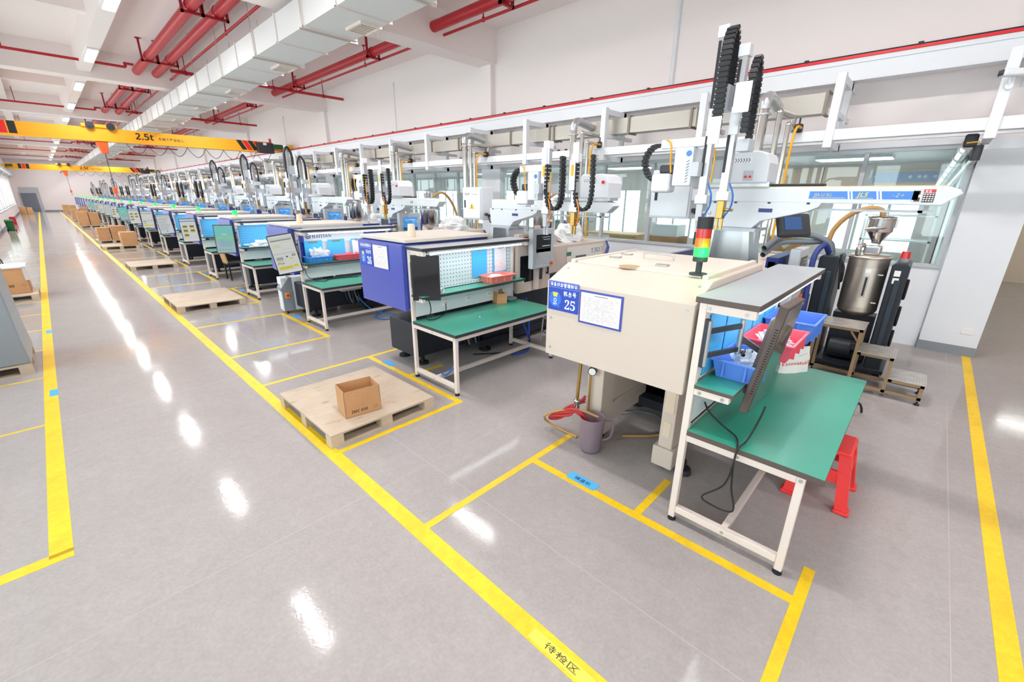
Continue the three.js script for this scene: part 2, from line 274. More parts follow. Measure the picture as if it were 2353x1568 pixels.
{
  let n = 1; const tr = (g, m = M.ceil) => struct(`trim_${n++}`, g, m);
  for (let d = -0.8; d < D1; d += 10.4) { tr(B(XL, XW, 5.62, YC, d, d + 0.6)); if (d + 5.4 < D1) tr(B(XL, 1.7, 6.1, YC, d + 5.35, d + 5.65)); }
  tr(B(1.67, 1.97, 5.78, YC, D0, D1));
  tr(B(-0.3, 0, 6.05, YC, D0, D1));
  for (let d = -0.8; d < D1; d += 10.4) tr(B(XW - 0.14, XW, 3.2, 5.62, d + 0.1, d + 0.5), M.wall);      // pilasters above the runway
}
// the wall over the glazed partition, and the partition itself with its windows
{
  const pil = []; for (let d = 9.2; d < D1; d += 10.4) pil.push(d);
  struct('wall_right', [B(XW, XW + 0.25, 3.02, YC, -0.25, D1), B(XW, XW + 0.25, 3.02, YC, D0, -0.25)], M.wall);
  const g = [B(9.2, 9.3, 0, 1.25, -0.2, D1), B(9.15, 9.6, 2.99, 3.06, -0.25, D1)];
  for (const d of pil) g.push(B(9.12, 9.4, 0, 3.0, d, d + 0.75));
  struct('wall_partition', g, M.white);
  struct('trim_90', B(9.17, 9.3, 1.25, 1.3, -0.2, D1), M.greyLight); struct('trim_91', B(9.17, 9.3, 2.93, 2.99, -0.2, D1), M.greyLight);
  let n = 40;
  for (let d = -0.2, i = 0; d < 50; i++) {
    const inPil = pil.find(p => d >= p - 0.01 && d < p + 0.7); if (inPil !== undefined) { d = inPil + 0.75; continue; }
    const next = pil.find(p => p > d) ?? 99, e = Math.min(d + 1.2, next);
    const w = structGroup(`window_${n++}`);
    part(w, 'mullion', B(9.18, 9.28, 1.3, 2.93, d, d + 0.06), M.greyLight);
    part(w, 'pane', B(9.225, 9.231, 1.3, 2.93, d + 0.06, e), M.glass);
    d = e;
  }
  // end column, with a grey skirting, a switch plate, and the head over the passage beside it
  struct('wall_column', B(9.13, 9.75, 0, 3.05, -0.86, -0.22), M.white);
  struct('baseboard_column', B(9.12, 9.76, 0, 0.14, -0.87, -0.21), M.grey);
  struct('trim_92', B(9.13, 9.75, 3.05, 3.3, -6, -0.22), M.wall);
}
// offices behind the partition: back wall with daylight windows, inner wall, ceiling
{
  const X = 14.2, g = []; let d = 0;
  struct('wall_office_end', B(9.6, X, 0, 3.05, -0.25, -0.12), M.white);
  g.push(B(X, X + 0.2, 0, 0.95, -0.2, D1), B(X, X + 0.2, 2.5, 3.2, -0.2, D1));
  for (let q = 0; q < 40; q += 2.4) g.push(B(X, X + 0.2, 0.95, 2.5, q - 0.3, q + 0.3)); g.push(B(X, X + 0.2, 0.95, 2.5, 38.4, D1));
  struct('wall_office_back', g, M.wall);
  for (let q = 0, i = 0; q < 38; q += 2.4, i++) { const w = structGroup(`window_${80 + i}`); part(w, 'frame', [B(X + 0.05, X + 0.1, 0.95, 1.0, q + 0.3, q + 2.1), B(X + 0.05, X + 0.1, 2.45, 2.5, q + 0.3, q + 2.1)], M.white); for (const k of [0.3, 0.88, 1.46, 2.04]) part(w, 'mullion', B(X + 0.05, X + 0.1, 1.0, 2.45, q + k, q + k + 0.06), M.white); for (const k of [0.36, 0.94, 1.52]) part(w, 'pane', B(X + 0.07, X + 0.074, 1.0, 2.45, q + k, q + k + 0.52), M.glass); }
  struct('ceiling_office', B(9.6, X, 3.06, 3.2, -0.25, D1), M.white);
  struct('wall_passage_end', B(18.8, 19, 0, YC, D0, -0.2), M.beige);
  struct('wall_passage_side', B(X, 19, 0, YC, -0.3, -0.1), M.white);
}
// ---------------------------------------------------------------- ceiling lamps: two rows of twin-tube fittings
{
  const rows = [[1.82, 5.76, 7.1], [5.7, 5.66, 6.75]];
  rows.forEach(([x, y, s], r) => {
    let seen = 0;
    for (let d = s - 10.4, i = 0; d < D1 - 2; d += 5.2, i++) {
      const t = thing('ceiling_lamp', (d > 11 ? `lit tube lamp ${r ? 'beside the white air duct' : 'under the narrow ceiling beam'}, ${ORD[seen++]} in view` : `lit tube lamp ${r ? 'beside the air duct' : 'under the narrow beam'} over the near floor`), 'ceiling lamp', [x, y, d], r ? 'lamps along the air duct' : 'lamps along the narrow beam');
      const ho = part(t, 'housing', RB(x - 0.11, x + 0.11, y - 0.03, y + 0.02, d - 0.75, d + 0.75, 0.01), M.white);
      part(ho, 'diffuser', RB(x - 0.1, x + 0.1, y - 0.055, y - 0.03, d - 0.72, d + 0.72, 0.01), M.lampGlow);
      if (r) for (const q of [-0.5, 0.5]) part(t, 'rod', cyl([x, y + 0.02, d + q], [x, YC, d + q], 0.006), M.white);
      areaLight(0.2, 1.44, 0xfffafa, LAMP, [x, y - 0.07, d], [x, 0, d]);
    }
  });
}
// ---------------------------------------------------------------- white air duct under the ceiling
{
  const t = thing('air_duct', 'long white insulated air duct hanging under the ceiling', 'air duct', [4.32, 5.0, 35]);
  const s = part(t, 'duct_run', metric(B(3.85, 4.79, 5.01, 5.46, D0, D1)), M.ductWrap);
  let i = 0;
  for (let d = 1.3; d < D1 - 1; d += 1.235, i++) {
    part(t, 'flange', [B(3.825, 3.85, 4.99, 5.475, d - 0.018, d + 0.018), B(3.825, 4.82, 4.985, 5.012, d - 0.022, d + 0.022), B(4.79, 4.82, 4.99, 5.475, d - 0.018, d + 0.018)], M.ductSide);
    if (i % 2 === 0) part(t, 'hanger_rod', [cyl([3.81, 4.97, d], [3.81, YC, d], 0.006, 0.006, 6), cyl([4.835, 4.97, d], [4.835, YC, d], 0.006, 0.006, 6), B(3.78, 4.86, 4.955, 4.985, d + 0.03, d + 0.06)], M.galv);
    if (i % 3 === 2 && d > 5) {
      const g = part(t, 'grille', [B(4.38, 4.78, 4.965, 5.012, d + 0.25, d + 0.29), B(4.38, 4.78, 4.965, 5.012, d + 0.75, d + 0.79), B(4.38, 4.42, 4.965, 5.012, d + 0.29, d + 0.75), B(4.74, 4.78, 4.965, 5.012, d + 0.29, d + 0.75)], M.benchPaint);
      const sl = []; for (let q = 0; q < 6; q++) sl.push(B(4.42, 4.74, 4.985, 4.993, d + 0.31 + q * 0.075, d + 0.355 + q * 0.075));
      for (const q of sl) part(g, 'slat', q, M.creamLid); part(g, 'grille_recess', B(4.42, 4.74, 4.996, 5.011, d + 0.29, d + 0.75), M.charcoal);
    }
  }
}
// ---------------------------------------------------------------- red fire mains and sprinkler lines
{
  const run = (name, label, x, y, r, hang) => {
    const t = thing(name, label, 'pipe', [x, y, 35]);
    part(t, 'pipe_run', cyl([x, y, D0], [x, y, D1], r, r, 18), M.red);
    for (let d = 2.0; d < D1 - 1; d += 5.2) {
      if (r > 0.05) part(t, 'clamp', [cyl([x, y, d - 0.02], [x, y, d + 0.02], r + 0.012, r + 0.012, 18)], M.redDark);
      if (hang) part(t, 'bracket', [B(x - hang[0], x - hang[0] + 0.045, y - r - 0.05, YC - 0.004, d - 0.03, d + 0.03), B(x + hang[1] - 0.045, x + hang[1], y - r - 0.05, y + r * 0.6, d - 0.03, d + 0.03), B(x - hang[0], x + hang[1], y - r - 0.05, y - r, d - 0.03, d + 0.03), B(x - hang[0] - 0.04, x - hang[0] + 0.085, YC - 0.016, YC - 0.004, d - 0.06, d + 0.06)], M.redDark);
      else part(t, 'hanger', [cyl([x, y, d + 1], [x, YC, d + 1], 0.014, 0.014, 8), B(x - 0.02, x + 0.02, y - r - 0.01, y + r + 0.03, d + 0.98, d + 1.02), cyl([x, YC - 0.02, d + 1], [x, YC, d + 1], 0.05, 0.05, 10)], M.redDark);
    }
  };
  run('fire_main', 'thick red fire main nearest the lamp beam', 3.12, 6.0, 0.115, [0.2, 0.2]);
  run('fire_main', 'thick red fire main between its twin and the air duct', 3.62, 6.0, 0.115, [0.32, 0.18]);
  run('fire_main', 'thick red fire main near the right wall', 7.32, 6.0, 0.115, [0.2, 0.2]);
  run('sprinkler_pipe', 'thin red sprinkler pipe left of the air duct', 4.0, 5.9, 0.03);
  run('sprinkler_pipe', 'thin red sprinkler pipe beside the right wall', 7.62, 5.9, 0.03);
  for (let d = 18.3, i = 0; d < D1; d += 10.4, i++) {
    const t = thing('branch_pipe', `thin red branch pipe crossing under the ceiling, ${ORD[i]} from the viewer`, 'pipe', [4, 5.85, d]);
    part(t, 'pipe_run', cyl([XL, 5.85, d + 0.55], [2.7, 5.85, d + 0.55], 0.036, 0.036, 12), M.red);
    part(t, 'pipe_run', pipe([[2.7, 5.85, d + 0.55], [2.7, 5.95, d + 0.55], [2.9, 5.95, d + 0.55]], 0.036), M.red);
    part(t, 'pipe_run', cyl([3.7, 5.85, d], [9.3, 5.85, d], 0.05, 0.05, 12), M.red);
    for (const x of [0.2, 2.0]) part(t, 'hanger', cyl([x, 5.85, d + 0.55], [x, YC, d + 0.55], 0.013, 0.013, 6), M.redDark);
    for (const x of [4.1, 5.9, 6.7, 8.5]) part(t, 'hanger', [cyl([x, 5.85, d], [x, YC, d], 0.013, 0.013, 6), cyl([x - 0.03, 5.85, d], [x + 0.03, 5.85, d], 0.066, 0.066, 12)], M.redDark);
  }
}
// thin conduits on the right wall
for (const [d, i] of [[4.53, 0], [14.73, 1], [25.0, 2]]) one('wall_conduit', ['white conduit running down the upper wall behind the tall near robot', 'white conduit on the upper wall left of the nearest pilaster', 'white conduit on the upper wall above the near crane'][i], 'conduit', [cyl([9.385, 4.3, d], [9.385, i ? 5.9 : YC, d], i ? 0.014 : 0.045, i ? 0.014 : 0.045, 8), ...(i ? [B(9.36, 9.4, 5.85, 5.95, d - 0.05, d + 0.05)] : [])], M.white, [9.385, 4.3, d]);

// ---------------------------------------------------------------- crane runways
{
  const girder = (x, w) => [B(x - w, x + w, 4.17, 4.2, -1.0, D1 - 0.2), B(x - 0.012, x + 0.012, 3.97, 4.17, -1.0, D1 - 0.2), B(x - w, x + w, 3.93, 3.97, -1.0, D1 - 0.2)];
  const t = thing('crane_runway', 'white steel crane runway girder along the right wall with red conductor bar', 'girder', [9.0, 3.93, 35]);
  part(t, 'girder', [B(8.92, 9.08, 3.95, 4.19, -1.0, D1 - 0.2), B(8.9, 9.1, 4.17, 4.2, -1.0, D1 - 0.2), B(8.9, 9.1, 3.93, 3.96, -1.0, D1 - 0.2)], M.white);
  part(t, 'rail', B(8.97, 9.03, 4.2, 4.24, -1, D1 - 0.2), M.white);
  part(t, 'conductor_bar', B(8.955, 8.985, 4.25, 4.285, -1.0, D1 - 0.2), M.redCable);
  part(t, 'black_cable', cyl([8.965, 4.297, -1.0], [8.965, 4.297, D1 - 0.2], 0.009, 0.009, 6), M.black);
  for (let d = 0.72; d < 60; d += 1.36) part(t, 'clip', RB(8.95, 8.99, 4.285, 4.325, d - 0.03, d + 0.03, 0.005), M.black);
  for (let d = -0.8; d < D1; d += 10.4) part(t, 'wall_bracket', prismD([[9.0, 3.93], [9.4, 3.93], [9.4, 3.5]], d + 0.2, d + 0.4), M.white);
  const u = thing('crane_runway', 'white steel crane runway girder above the windows', 'girder', [-1.6, 3.93, 35]);
  part(u, 'girder', girder(-1.62, 0.1), M.white); part(u, 'rail', B(-1.65, -1.59, 4.2, 4.24, -1, D1 - 0.2), M.white);
  for (let d = 4.4; d < D1; d += 5.2) part(u, 'wall_bracket', prismD([[-1.6, 3.93], [XL, 3.93], [XL, 3.6]].reverse(), d - 0.06, d + 0.06), M.white);
}
// ---------------------------------------------------------------- two yellow overhead cranes
function crane(d, label) {
  const t = thing('overhead_crane', label, 'crane', [3.7, 4.1, d]);
  part(t, 'girder', [B(-1.45, 8.35, 4.2, 4.62, d - 0.13, d + 0.13), B(-1.45, 8.35, 4.14, 4.2, d - 0.19, d + 0.19)], M.crane);
  for (const [x, hz_] of [[-0.35, 0], [7.25, 0.4]]) ['k', 'r', 'k', 'r'].slice(0, x < 0 ? 3 : 4).forEach((c, i) => part(t, 'hazard_stripe', prismD([[x - 0.35 + i * 0.24 + hz_ * 0.55, 4.21], [x - 0.35 + i * 0.24 + 0.2 + hz_ * 0.55, 4.21], [x - 0.35 + i * 0.24 + 0.2, 4.61], [x - 0.35 + i * 0.24, 4.61]], d - 0.134, d - 0.129), c === 'k' ? M.black : M.craneOrange.clone()));
  t.children.filter(c => c.name === 'hazard_stripe' && c.material !== M.black).forEach(c => c.material = M.redCable);
  part(t, 'lettering', sheet(0.72, 0.36, [3.55, 4.42, d - 0.134]), craneText.a); part(t, 'lettering', sheet(0.95, 0.16, [4.45, 4.37, d - 0.134]), craneText.b);
  for (const s of [-1, 1]) {
    const x = s > 0 ? 8.99 : -1.62;
    part(t, 'end_truck', RB(x - 0.15, x + 0.15, 4.26, 4.5, d - 0.9, d + 0.9, 0.02), M.crane);
    for (const q of [-0.7, 0.7]) part(t, 'wheel', cyl([x - 0.06, 4.32, d + q], [x + 0.06, 4.32, d + q], 0.075, 0.075, 16), M.steelDark);
    part(t, 'end_plate', B(Math.min(x, s > 0 ? 8.3 : -1.4), Math.max(x, s > 0 ? 8.3 : -1.4), 4.26, 4.5, d - 0.13, d + 0.13), M.crane);
    part(t, 'motor', [cyl([x - s * 0.62, 4.42, d - 0.45], [x - s * 0.2, 4.42, d - 0.45], 0.1, 0.1, 14), B(x - 0.12, x + 0.12, 4.3, 4.5, d - 0.6, d - 0.3)], std(0x1d5a3c, 0.5));
  }
  part(t, 'control_box', RB(7.72, 8.42, 4.1, 4.56, d - 0.42, d - 0.14, 0.02), M.charcoal); part(t, 'rating_plate', B(7.95, 8.1, 4.45, 4.55, d - 0.425, d - 0.42), M.paper);
  part(t, 'beacon', [cyl([8.32, 4.56, d - 0.3], [8.32, 4.76, d - 0.3], 0.06, 0.05, 12)], M.lampRed);
  part(t, 'trolley', [RB(1.7, 2.75, 4.62, 4.74, d - 0.2, d + 0.2, 0.02)], M.crane);
  for (const x of [1.95, 2.55]) part(t, 'trolley_wheel', [cyl([x, 4.68, d - 0.26], [x, 4.68, d - 0.2], 0.13, 0.13, 20), cyl([x, 4.68, d - 0.28], [x, 4.68, d - 0.26], 0.06, 0.06, 14)], M.steelDark);
  part(t, 'hoist', [prismD([[1.98, 4.14], [2.36, 4.14], [2.3, 3.7], [2.1, 3.7]], d - 0.15, d + 0.15, 0.02)], M.craneOrange);
  const links = []; for (let y = 3.7, i = 0; y > 2.42; y -= 0.05, i++) { const l = new THREE.TorusGeometry(0.024, 0.008, 5, 8); l.scale(0.75, 1.25, 1); if (i % 2) l.rotateY(Math.PI / 2); links.push(l.translate(2.2, y, -d)); }
  part(t, 'chain', links, M.steelDark);
  part(t, 'chain_bag', tube([[2.02, 4.12, d], [1.86, 3.98, d], [1.94, 3.9, d]], 0.02), M.black);
  part(t, 'hook_block', [RB(2.13, 2.27, 2.2, 2.44, d - 0.06, d + 0.06, 0.03)], M.craneOrange);
  part(t, 'hook', tube([[2.2, 2.2, d], [2.2, 2.12, d], [2.27, 2.06, d], [2.2, 1.99, d], [2.14, 2.05, d]], 0.016), M.craneOrange);
  for (let i = 0; i < 8; i++) { const x = 2.9 + i * 0.68; part(t, 'festoon_loop', tube([[x, 4.12, d - 0.16], [x + 0.16, 3.86, d - 0.16], [x + 0.34, 3.74, d - 0.16], [x + 0.52, 3.86, d - 0.16], [x + 0.68, 4.12, d - 0.16]], 0.011, 6), M.black); }
  return t;
}
const craneText = {
  a: printMat(256, 128, (g, w, h) => { g.fillStyle = '#f0a91c'; g.fillRect(0, 0, w, h); g.fillStyle = '#1a1512'; g.font = 'bold 118px sans-serif'; g.textAlign = 'center'; g.fillText('2.5t', w / 2, 106); }, 0.4),
  b: printMat(512, 86, (g, w, h) => { g.fillStyle = '#f0a91c'; g.fillRect(0, 0, w, h); hz(g, '吊物下严禁站人', 8, 10, 62, 7, '#2a2018'); }, 0.4),
};
crane(24.5, 'near yellow overhead crane with orange hoist and 2.5t lettering'); crane(60, 'far yellow overhead crane beneath the end of the duct');

// ---------------------------------------------------------------- pipe rack under the runway, its duct and drop pipes
{
  const posts = [-0.23, 1.42, 3.32, 5.28]; for (let d = 7.4; d < 72; d += 1.95) posts.push(d);
  const t = thing('pipe_rack', 'white steel pipe rack hanging along the right wall under the runway', 'rack', [8.3, 2.95, 35]);
  for (const d of posts) {
    part(t, 'post', RB(8.14, 8.26, 2.95, 3.92, d - 0.055, d + 0.055, 0.008, 1), M.white);
    part(t, 'arm', [B(8.26, 9.3, 3.8, 3.9, d - 0.04, d + 0.04)], M.white); part(t, 'arm', [B(8.26, 8.95, 2.95, 3.04, d - 0.04, d + 0.04)], M.white); part(t, 'arm', B(8.26, 9.3, 3.38, 3.45, d - 0.03, d + 0.03), M.white);
    part(t, 'rear_post', B(8.87, 8.96, 2.95, 3.9, d - 0.04, d + 0.04), M.white);
  }
  part(t, 'cable_tray', [B(8.17, 8.23, 3.05, 3.19, -6, 72), B(8.23, 8.36, 3.05, 3.07, -6, 72)], M.white);
  part(t, 'rear_tray', [B(8.7, 8.76, 3.05, 3.19, -6, 72)], M.white);
  const u = thing('exhaust_duct', 'galvanised square exhaust duct lying in the wall rack', 'duct', [8.58, 3.45, 35]);
  part(u, 'duct_run', B(8.45, 8.72, 3.46, 3.74, 1.6, 71), M.galv);
  for (let d = 1.6, i = 0; d < 71; d += [1.9, 0.12, 1.25][i++ % 3]) part(u, 'flange', [B(8.425, 8.745, 3.435, 3.46, d - 0.02, d + 0.02), B(8.425, 8.745, 3.74, 3.765, d - 0.02, d + 0.02), B(8.425, 8.45, 3.46, 3.74, d - 0.02, d + 0.02)], std(0x8d8578, 0.45, 0.6));
  for (let k = 0; k < 18; k++) {
    const D = P * k + (k ? 0.02 : 0), x = 7.8, d = D + 2.24 + (k > 0 ? 0.08 : 0);
    const t = thing('drop_pipes', k < 3 ? ['bundle of bright steel drop pipes behind the tall near robot', 'bundle of bright steel drop pipes behind the second robot', 'bundle of bright steel drop pipes behind the third robot'][k] : `bundle of bright steel drop pipes behind the ${ORD[k]} robot`, 'pipes', [x, 1.0, d]);
    part(t, 'big_pipe', [cyl([x, 1.0, d], [x, 3.52, d], 0.068, 0.068, 16)], M.chrome);
    part(t, 'pipe_flange', cyl([x, 3.42, d], [x, 3.44, d], 0.1, 0.1, 16), M.alu); part(t, 'elbow', [tube([[x, 3.5, d], [x, 3.6, d], [x + 0.1, 3.68, d], [x + 0.4, 3.66, d], [x + 0.66, 3.62, d]], 0.078, 14, 20)], M.alu);
    part(t, 'medium_pipe', pipe([[x, 1.0, d - 0.22], [x, 3.44, d - 0.22], [x + 0.55, 3.44, d - 0.28], [x + 0.55, 3.12, d - 0.28]], 0.042, 12), M.chrome);
    part(t, 'small_pipe', pipe([[x, 1.0, d - 0.36], [x, 3.26, d - 0.36], [x + 0.5, 3.26, d - 0.4], [x + 0.5, 3.1, d - 0.4]], 0.036, 12), M.chrome);
    part(t, 'valve', [RB(x + 0.28, x + 0.4, 3.18, 3.3, d - 0.47, d - 0.38, 0.02), cyl([x + 0.34, 3.3, d - 0.42], [x + 0.34, 3.38, d - 0.42], 0.012)], M.black);
    part(t, 'yellow_hose', tube([[x + 0.3, 3.24, d - 0.46], [x + 0.05, 3.22, d - 0.46], [x, 3.1, d - 0.45], [x, 2.2, d - 0.44], [x, 1.0, d - 0.44]], 0.018, 8), M.wireYellow);
  }
  // capped sockets in the wall above the glazing
  for (let k = 0; k < 6; k++) for (let q = 0; q < 4; q++) one('wall_sleeve', `${ORD[3 - q]} sleeve hole from the left in the ${ORD[k]} row of holes above the glazing`, 'sleeve', [cyl([9.385, 3.32, P * k + 3.72 + q * 0.23], [9.41, 3.32, P * k + 3.72 + q * 0.23], 0.05, 0.05, 16)], M.charcoal, [9.39, 3.32, P * k + 3.72 + q * 0.23], 'sleeve holes above the glazing');
}
// ---------------------------------------------------------------- prints
const signMat = n => printMat(512, 384, (g, w, h) => {
  g.fillStyle = '#1f45b4'; g.fillRect(0, 0, w, h); hz(g, '设备状态管理标识', 26, 16, 52, 6, '#f4f6ff');
  g.strokeStyle = '#cfd8ff'; g.lineWidth = 3; g.strokeRect(10, 8, w - 20, 76);
  g.fillStyle = '#2f6fe0'; g.beginPath(); g.arc(118, 236, 102, 0, 7); g.fill();
  g.fillStyle = '#f2d02a'; g.beginPath(); g.moveTo(70, 150); g.lineTo(166, 150); g.lineTo(146, 206); g.lineTo(90, 206); g.fill();
  g.fillStyle = '#e8f0ff'; g.beginPath(); g.arc(118, 250, 26, 0, 7); g.fill(); g.fillStyle = '#2f6fe0'; g.beginPath(); g.arc(118, 250, 16, 0, 7); g.fill(); hz(g, '运行', 84, 282, 32, 4, '#f4f6ff');
  g.fillStyle = '#38c05a'; g.beginPath(); g.arc(40, 170, 9, 0, 7); g.arc(184, 330, 9, 0, 7); g.fill();
  hz(g, '机台号', 262, 112, 66, 8, '#f4f6ff'); g.fillStyle = '#f4f6ff'; g.font = 'bold 170px serif'; g.textAlign = 'center'; g.fillText(n, 376, 344);
});
const paperMat = printMat(512, 512, (g, w, h) => {
  g.fillStyle = '#e6dfe0'; g.fillRect(0, 0, w, h); g.strokeStyle = '#b9b5b8'; g.lineWidth = 2; g.fillStyle = '#8a878c';
  g.fillRect(180, 30, 170, 14); for (let y = 70; y < 480; y += 26) { g.beginPath(); g.moveTo(30, y); g.lineTo(w - 30, y); g.stroke(); for (let x = 40; x < 440; x += 8 + rnd(0, 60)) { g.globalAlpha = 0.5; g.fillRect(x, y + 8, rnd(10, 50), 6); g.globalAlpha = 1; } }
  for (const x of [30, 110, 300, w - 30]) { g.beginPath(); g.moveTo(x, 70); g.lineTo(x, 486); g.stroke(); }
}, 0.7);
const logoMat = printMat(512, 96, (g, w, h) => { g.fillStyle = '#e9e8ea'; g.fillRect(0, 0, w, h); g.fillStyle = '#26327c'; g.font = 'bold 66px serif'; g.fillText('HAITIAN', 118, 72); g.lineWidth = 8; g.strokeStyle = '#26327c'; g.beginPath(); g.ellipse(60, 48, 40, 30, 0, 0, 7); g.stroke(); g.fillRect(34, 42, 10, 34); g.fillRect(76, 42, 10, 34); g.fillRect(34, 40, 52, 10); g.fillRect(55, 42, 10, 34); });
const jlsMat = printMat(1024, 96, (g, w, h) => {
  g.fillStyle = '#e6e9ee'; g.fillRect(0, 0, w, h); g.fillStyle = '#4f8be0';
  const q = (a, b) => { g.beginPath(); g.moveTo(a, 4); g.lineTo(b, 4); g.lineTo(b + 22, 92); g.lineTo(a + (a ? 22 : 0), 92); g.fill(); }; q(0, 380); q(398, 410); q(428, 650); q(668, 680); g.beginPath(); g.moveTo(698, 4); g.lineTo(1020, 4); g.lineTo(1020, 92); g.lineTo(720, 92); g.fill();
  g.fillStyle = '#e8d34a'; g.font = '48px sans-serif'; g.fillText('JIA LI SU', 52, 62); g.fillRect(40, 76, 330, 5); g.font = 'italic bold 70px sans-serif'; g.fillText('JLS', 480, 68); g.fillRect(480, 78, 160, 5); g.font = 'italic 52px sans-serif'; g.fillText('- Z +', 800, 66);
});
const cautionMat = printMat(256, 192, (g, w, h) => { g.fillStyle = '#eef0f3'; g.fillRect(0, 0, w, h); g.fillStyle = '#d43a44'; g.fillRect(118, 0, 138, 50); hz(g, '安全', 134, 8, 36, 4, '#fff'); g.fillStyle = '#3a2a2c'; g.fillRect(120, 56, 136, 136); g.fillStyle = '#e8e2e0'; for (let j = 0; j < 4; j++) for (let i = 0; i < 4; i++) g.fillRect(128 + i * 32, 66 + j * 31, 22, 17); g.fillStyle = '#4a3a3c'; g.fillRect(24, 120, 70, 60); g.fillRect(60, 20, 26, 60); g.strokeStyle = '#777'; g.strokeRect(6, 6, 104, 180); });
const sirMat = printMat(512, 64, (g, w, h) => { g.fillStyle = '#e6e9ee'; g.fillRect(0, 0, w, h); g.fillStyle = '#4c4e58'; g.font = 'italic bold 50px sans-serif'; g.fillText('SSIR', 30, 48); g.fillRect(6, 50, 130, 5); g.font = '18px sans-serif'; g.fillText('ROBOT', 200, 46); });
const boxMat = printMat(128, 160, (g, w, h) => { g.fillStyle = '#eceef1'; g.fillRect(0, 0, w, h); g.fillStyle = '#585a62'; g.font = 'italic bold 18px sans-serif'; g.fillText('SSIR', 12, 28); g.fillRect(66, 22, 50, 2); g.fillStyle = '#f0c020'; g.beginPath(); g.moveTo(68, 74); g.lineTo(88, 110); g.lineTo(48, 110); g.fill(); g.fillStyle = '#222'; g.fillRect(66, 84, 4, 20); });
const chevronMat = printMat(256, 64, (g, w, h) => { g.fillStyle = '#e6e9ee'; g.fillRect(0, 0, w, h); g.strokeStyle = '#3c4048'; g.lineWidth = 7; for (const [x, s] of [[20, -1], [50, -1], [80, 1], [108, 1], [136, 1], [164, 1], [192, 1], [220, 1]]) { g.beginPath(); g.moveTo(x - 8 * s, 10); g.lineTo(x + 8 * s, 32); g.lineTo(x - 8 * s, 54); g.stroke(); } });
const slotMat = printMat(64, 256, (g, w, h) => { g.fillStyle = '#d4d8de'; g.fillRect(0, 0, w, h); g.fillStyle = '#4b86c8'; g.beginPath(); g.arc(32, 30, 22, 0, 7); g.fill(); g.strokeStyle = '#4a4e56'; g.lineWidth = 5; for (let y = 80; y < 240; y += 22) { g.beginPath(); g.moveTo(22, y + 14); g.lineTo(42, y); g.stroke(); } });
const hmiKeys = printMat(256, 256, (g, w, h) => { g.fillStyle = '#b9bcc0'; g.fillRect(0, 0, w, h); g.fillStyle = '#6d6f76'; for (let j = 0; j < 9; j++) for (let i = 0; i < 9; i++) if ((i * 7 + j * 3) % 5) g.fillRect(22 + i * 24, 20 + j * 24, 8, 7); g.fillStyle = '#e2e4e6'; for (let i = 0; i < 5; i++) { g.beginPath(); g.arc(30 + i * 40, 240, 6, 0, 7); g.fill(); } });
const hmiScreen = printMat(128, 96, (g, w, h) => { g.fillStyle = '#1a2026'; g.fillRect(0, 0, w, h); g.fillStyle = '#c9d4dc'; g.fillRect(50, 14, 70, 3); g.fillRect(60, 26, 58, 3); g.fillRect(50, 60, 72, 5); g.fillStyle = '#3a4650'; g.fillRect(8, 72, 112, 12); }, 0.2);
const hmiBlue = printMat(128, 96, (g, w, h) => { g.fillStyle = '#3c8fe0'; g.fillRect(0, 0, w, h); for (let i = 0; i < 26; i++) { g.fillStyle = ['#7cc4f4', '#2a64b8', '#bfe6fa', '#1d4a9a'][i % 4]; g.globalAlpha = 0.6; g.beginPath(); g.arc(rnd(0, 128), rnd(20, 90), rnd(3, 14), 0, 7); g.fill(); } g.globalAlpha = 1; g.fillStyle = '#e8f4fc'; g.fillRect(60, 18, 50, 5); }, 0.25, { emissive: 0x6ab0f0, emissiveIntensity: 0.25 });
const warnMat = printMat(256, 96, (g, w, h) => { g.fillStyle = '#e9e4e0'; g.fillRect(0, 0, w, h); g.fillStyle = '#e0592c'; g.fillRect(30, 8, 88, 20); g.fillRect(150, 8, 88, 20); g.fillStyle = '#f0b820'; for (const x of [20, 146]) { g.beginPath(); g.moveTo(x, 40); g.lineTo(x + 16, 72); g.lineTo(x - 16, 72); g.fill(); } g.fillStyle = '#9a9698'; for (let y = 38; y < 84; y += 11) { g.fillRect(46, y, 74, 4); g.fillRect(166, y, 74, 4); } });
const safeMat = printMat(256, 128, (g, w, h) => { g.fillStyle = '#f6cf1c'; g.fillRect(0, 0, w, h); hz(g, '安全第一', 20, 40, 48, 6, '#e0661c'); });
const num130 = printMat(512, 256, (g, w, h) => { g.fillStyle = '#e6e1da'; g.fillRect(0, 0, w, h); g.fillStyle = '#3a3d4c'; g.font = '84px sans-serif'; g.fillText('130', 330, 110); g.lineWidth = 6; g.strokeStyle = '#3a4f9c'; g.beginPath(); g.arc(470, 70, 34, -1.2, 1.2); g.stroke(); g.fillStyle = '#5a5c66'; g.fillRect(120, 120, 150, 26); g.fillStyle = '#3c7a5a'; g.fillRect(0, 60, 60, 50); g.fillStyle = '#d0463c'; g.fillRect(0, 190, 26, 30); });

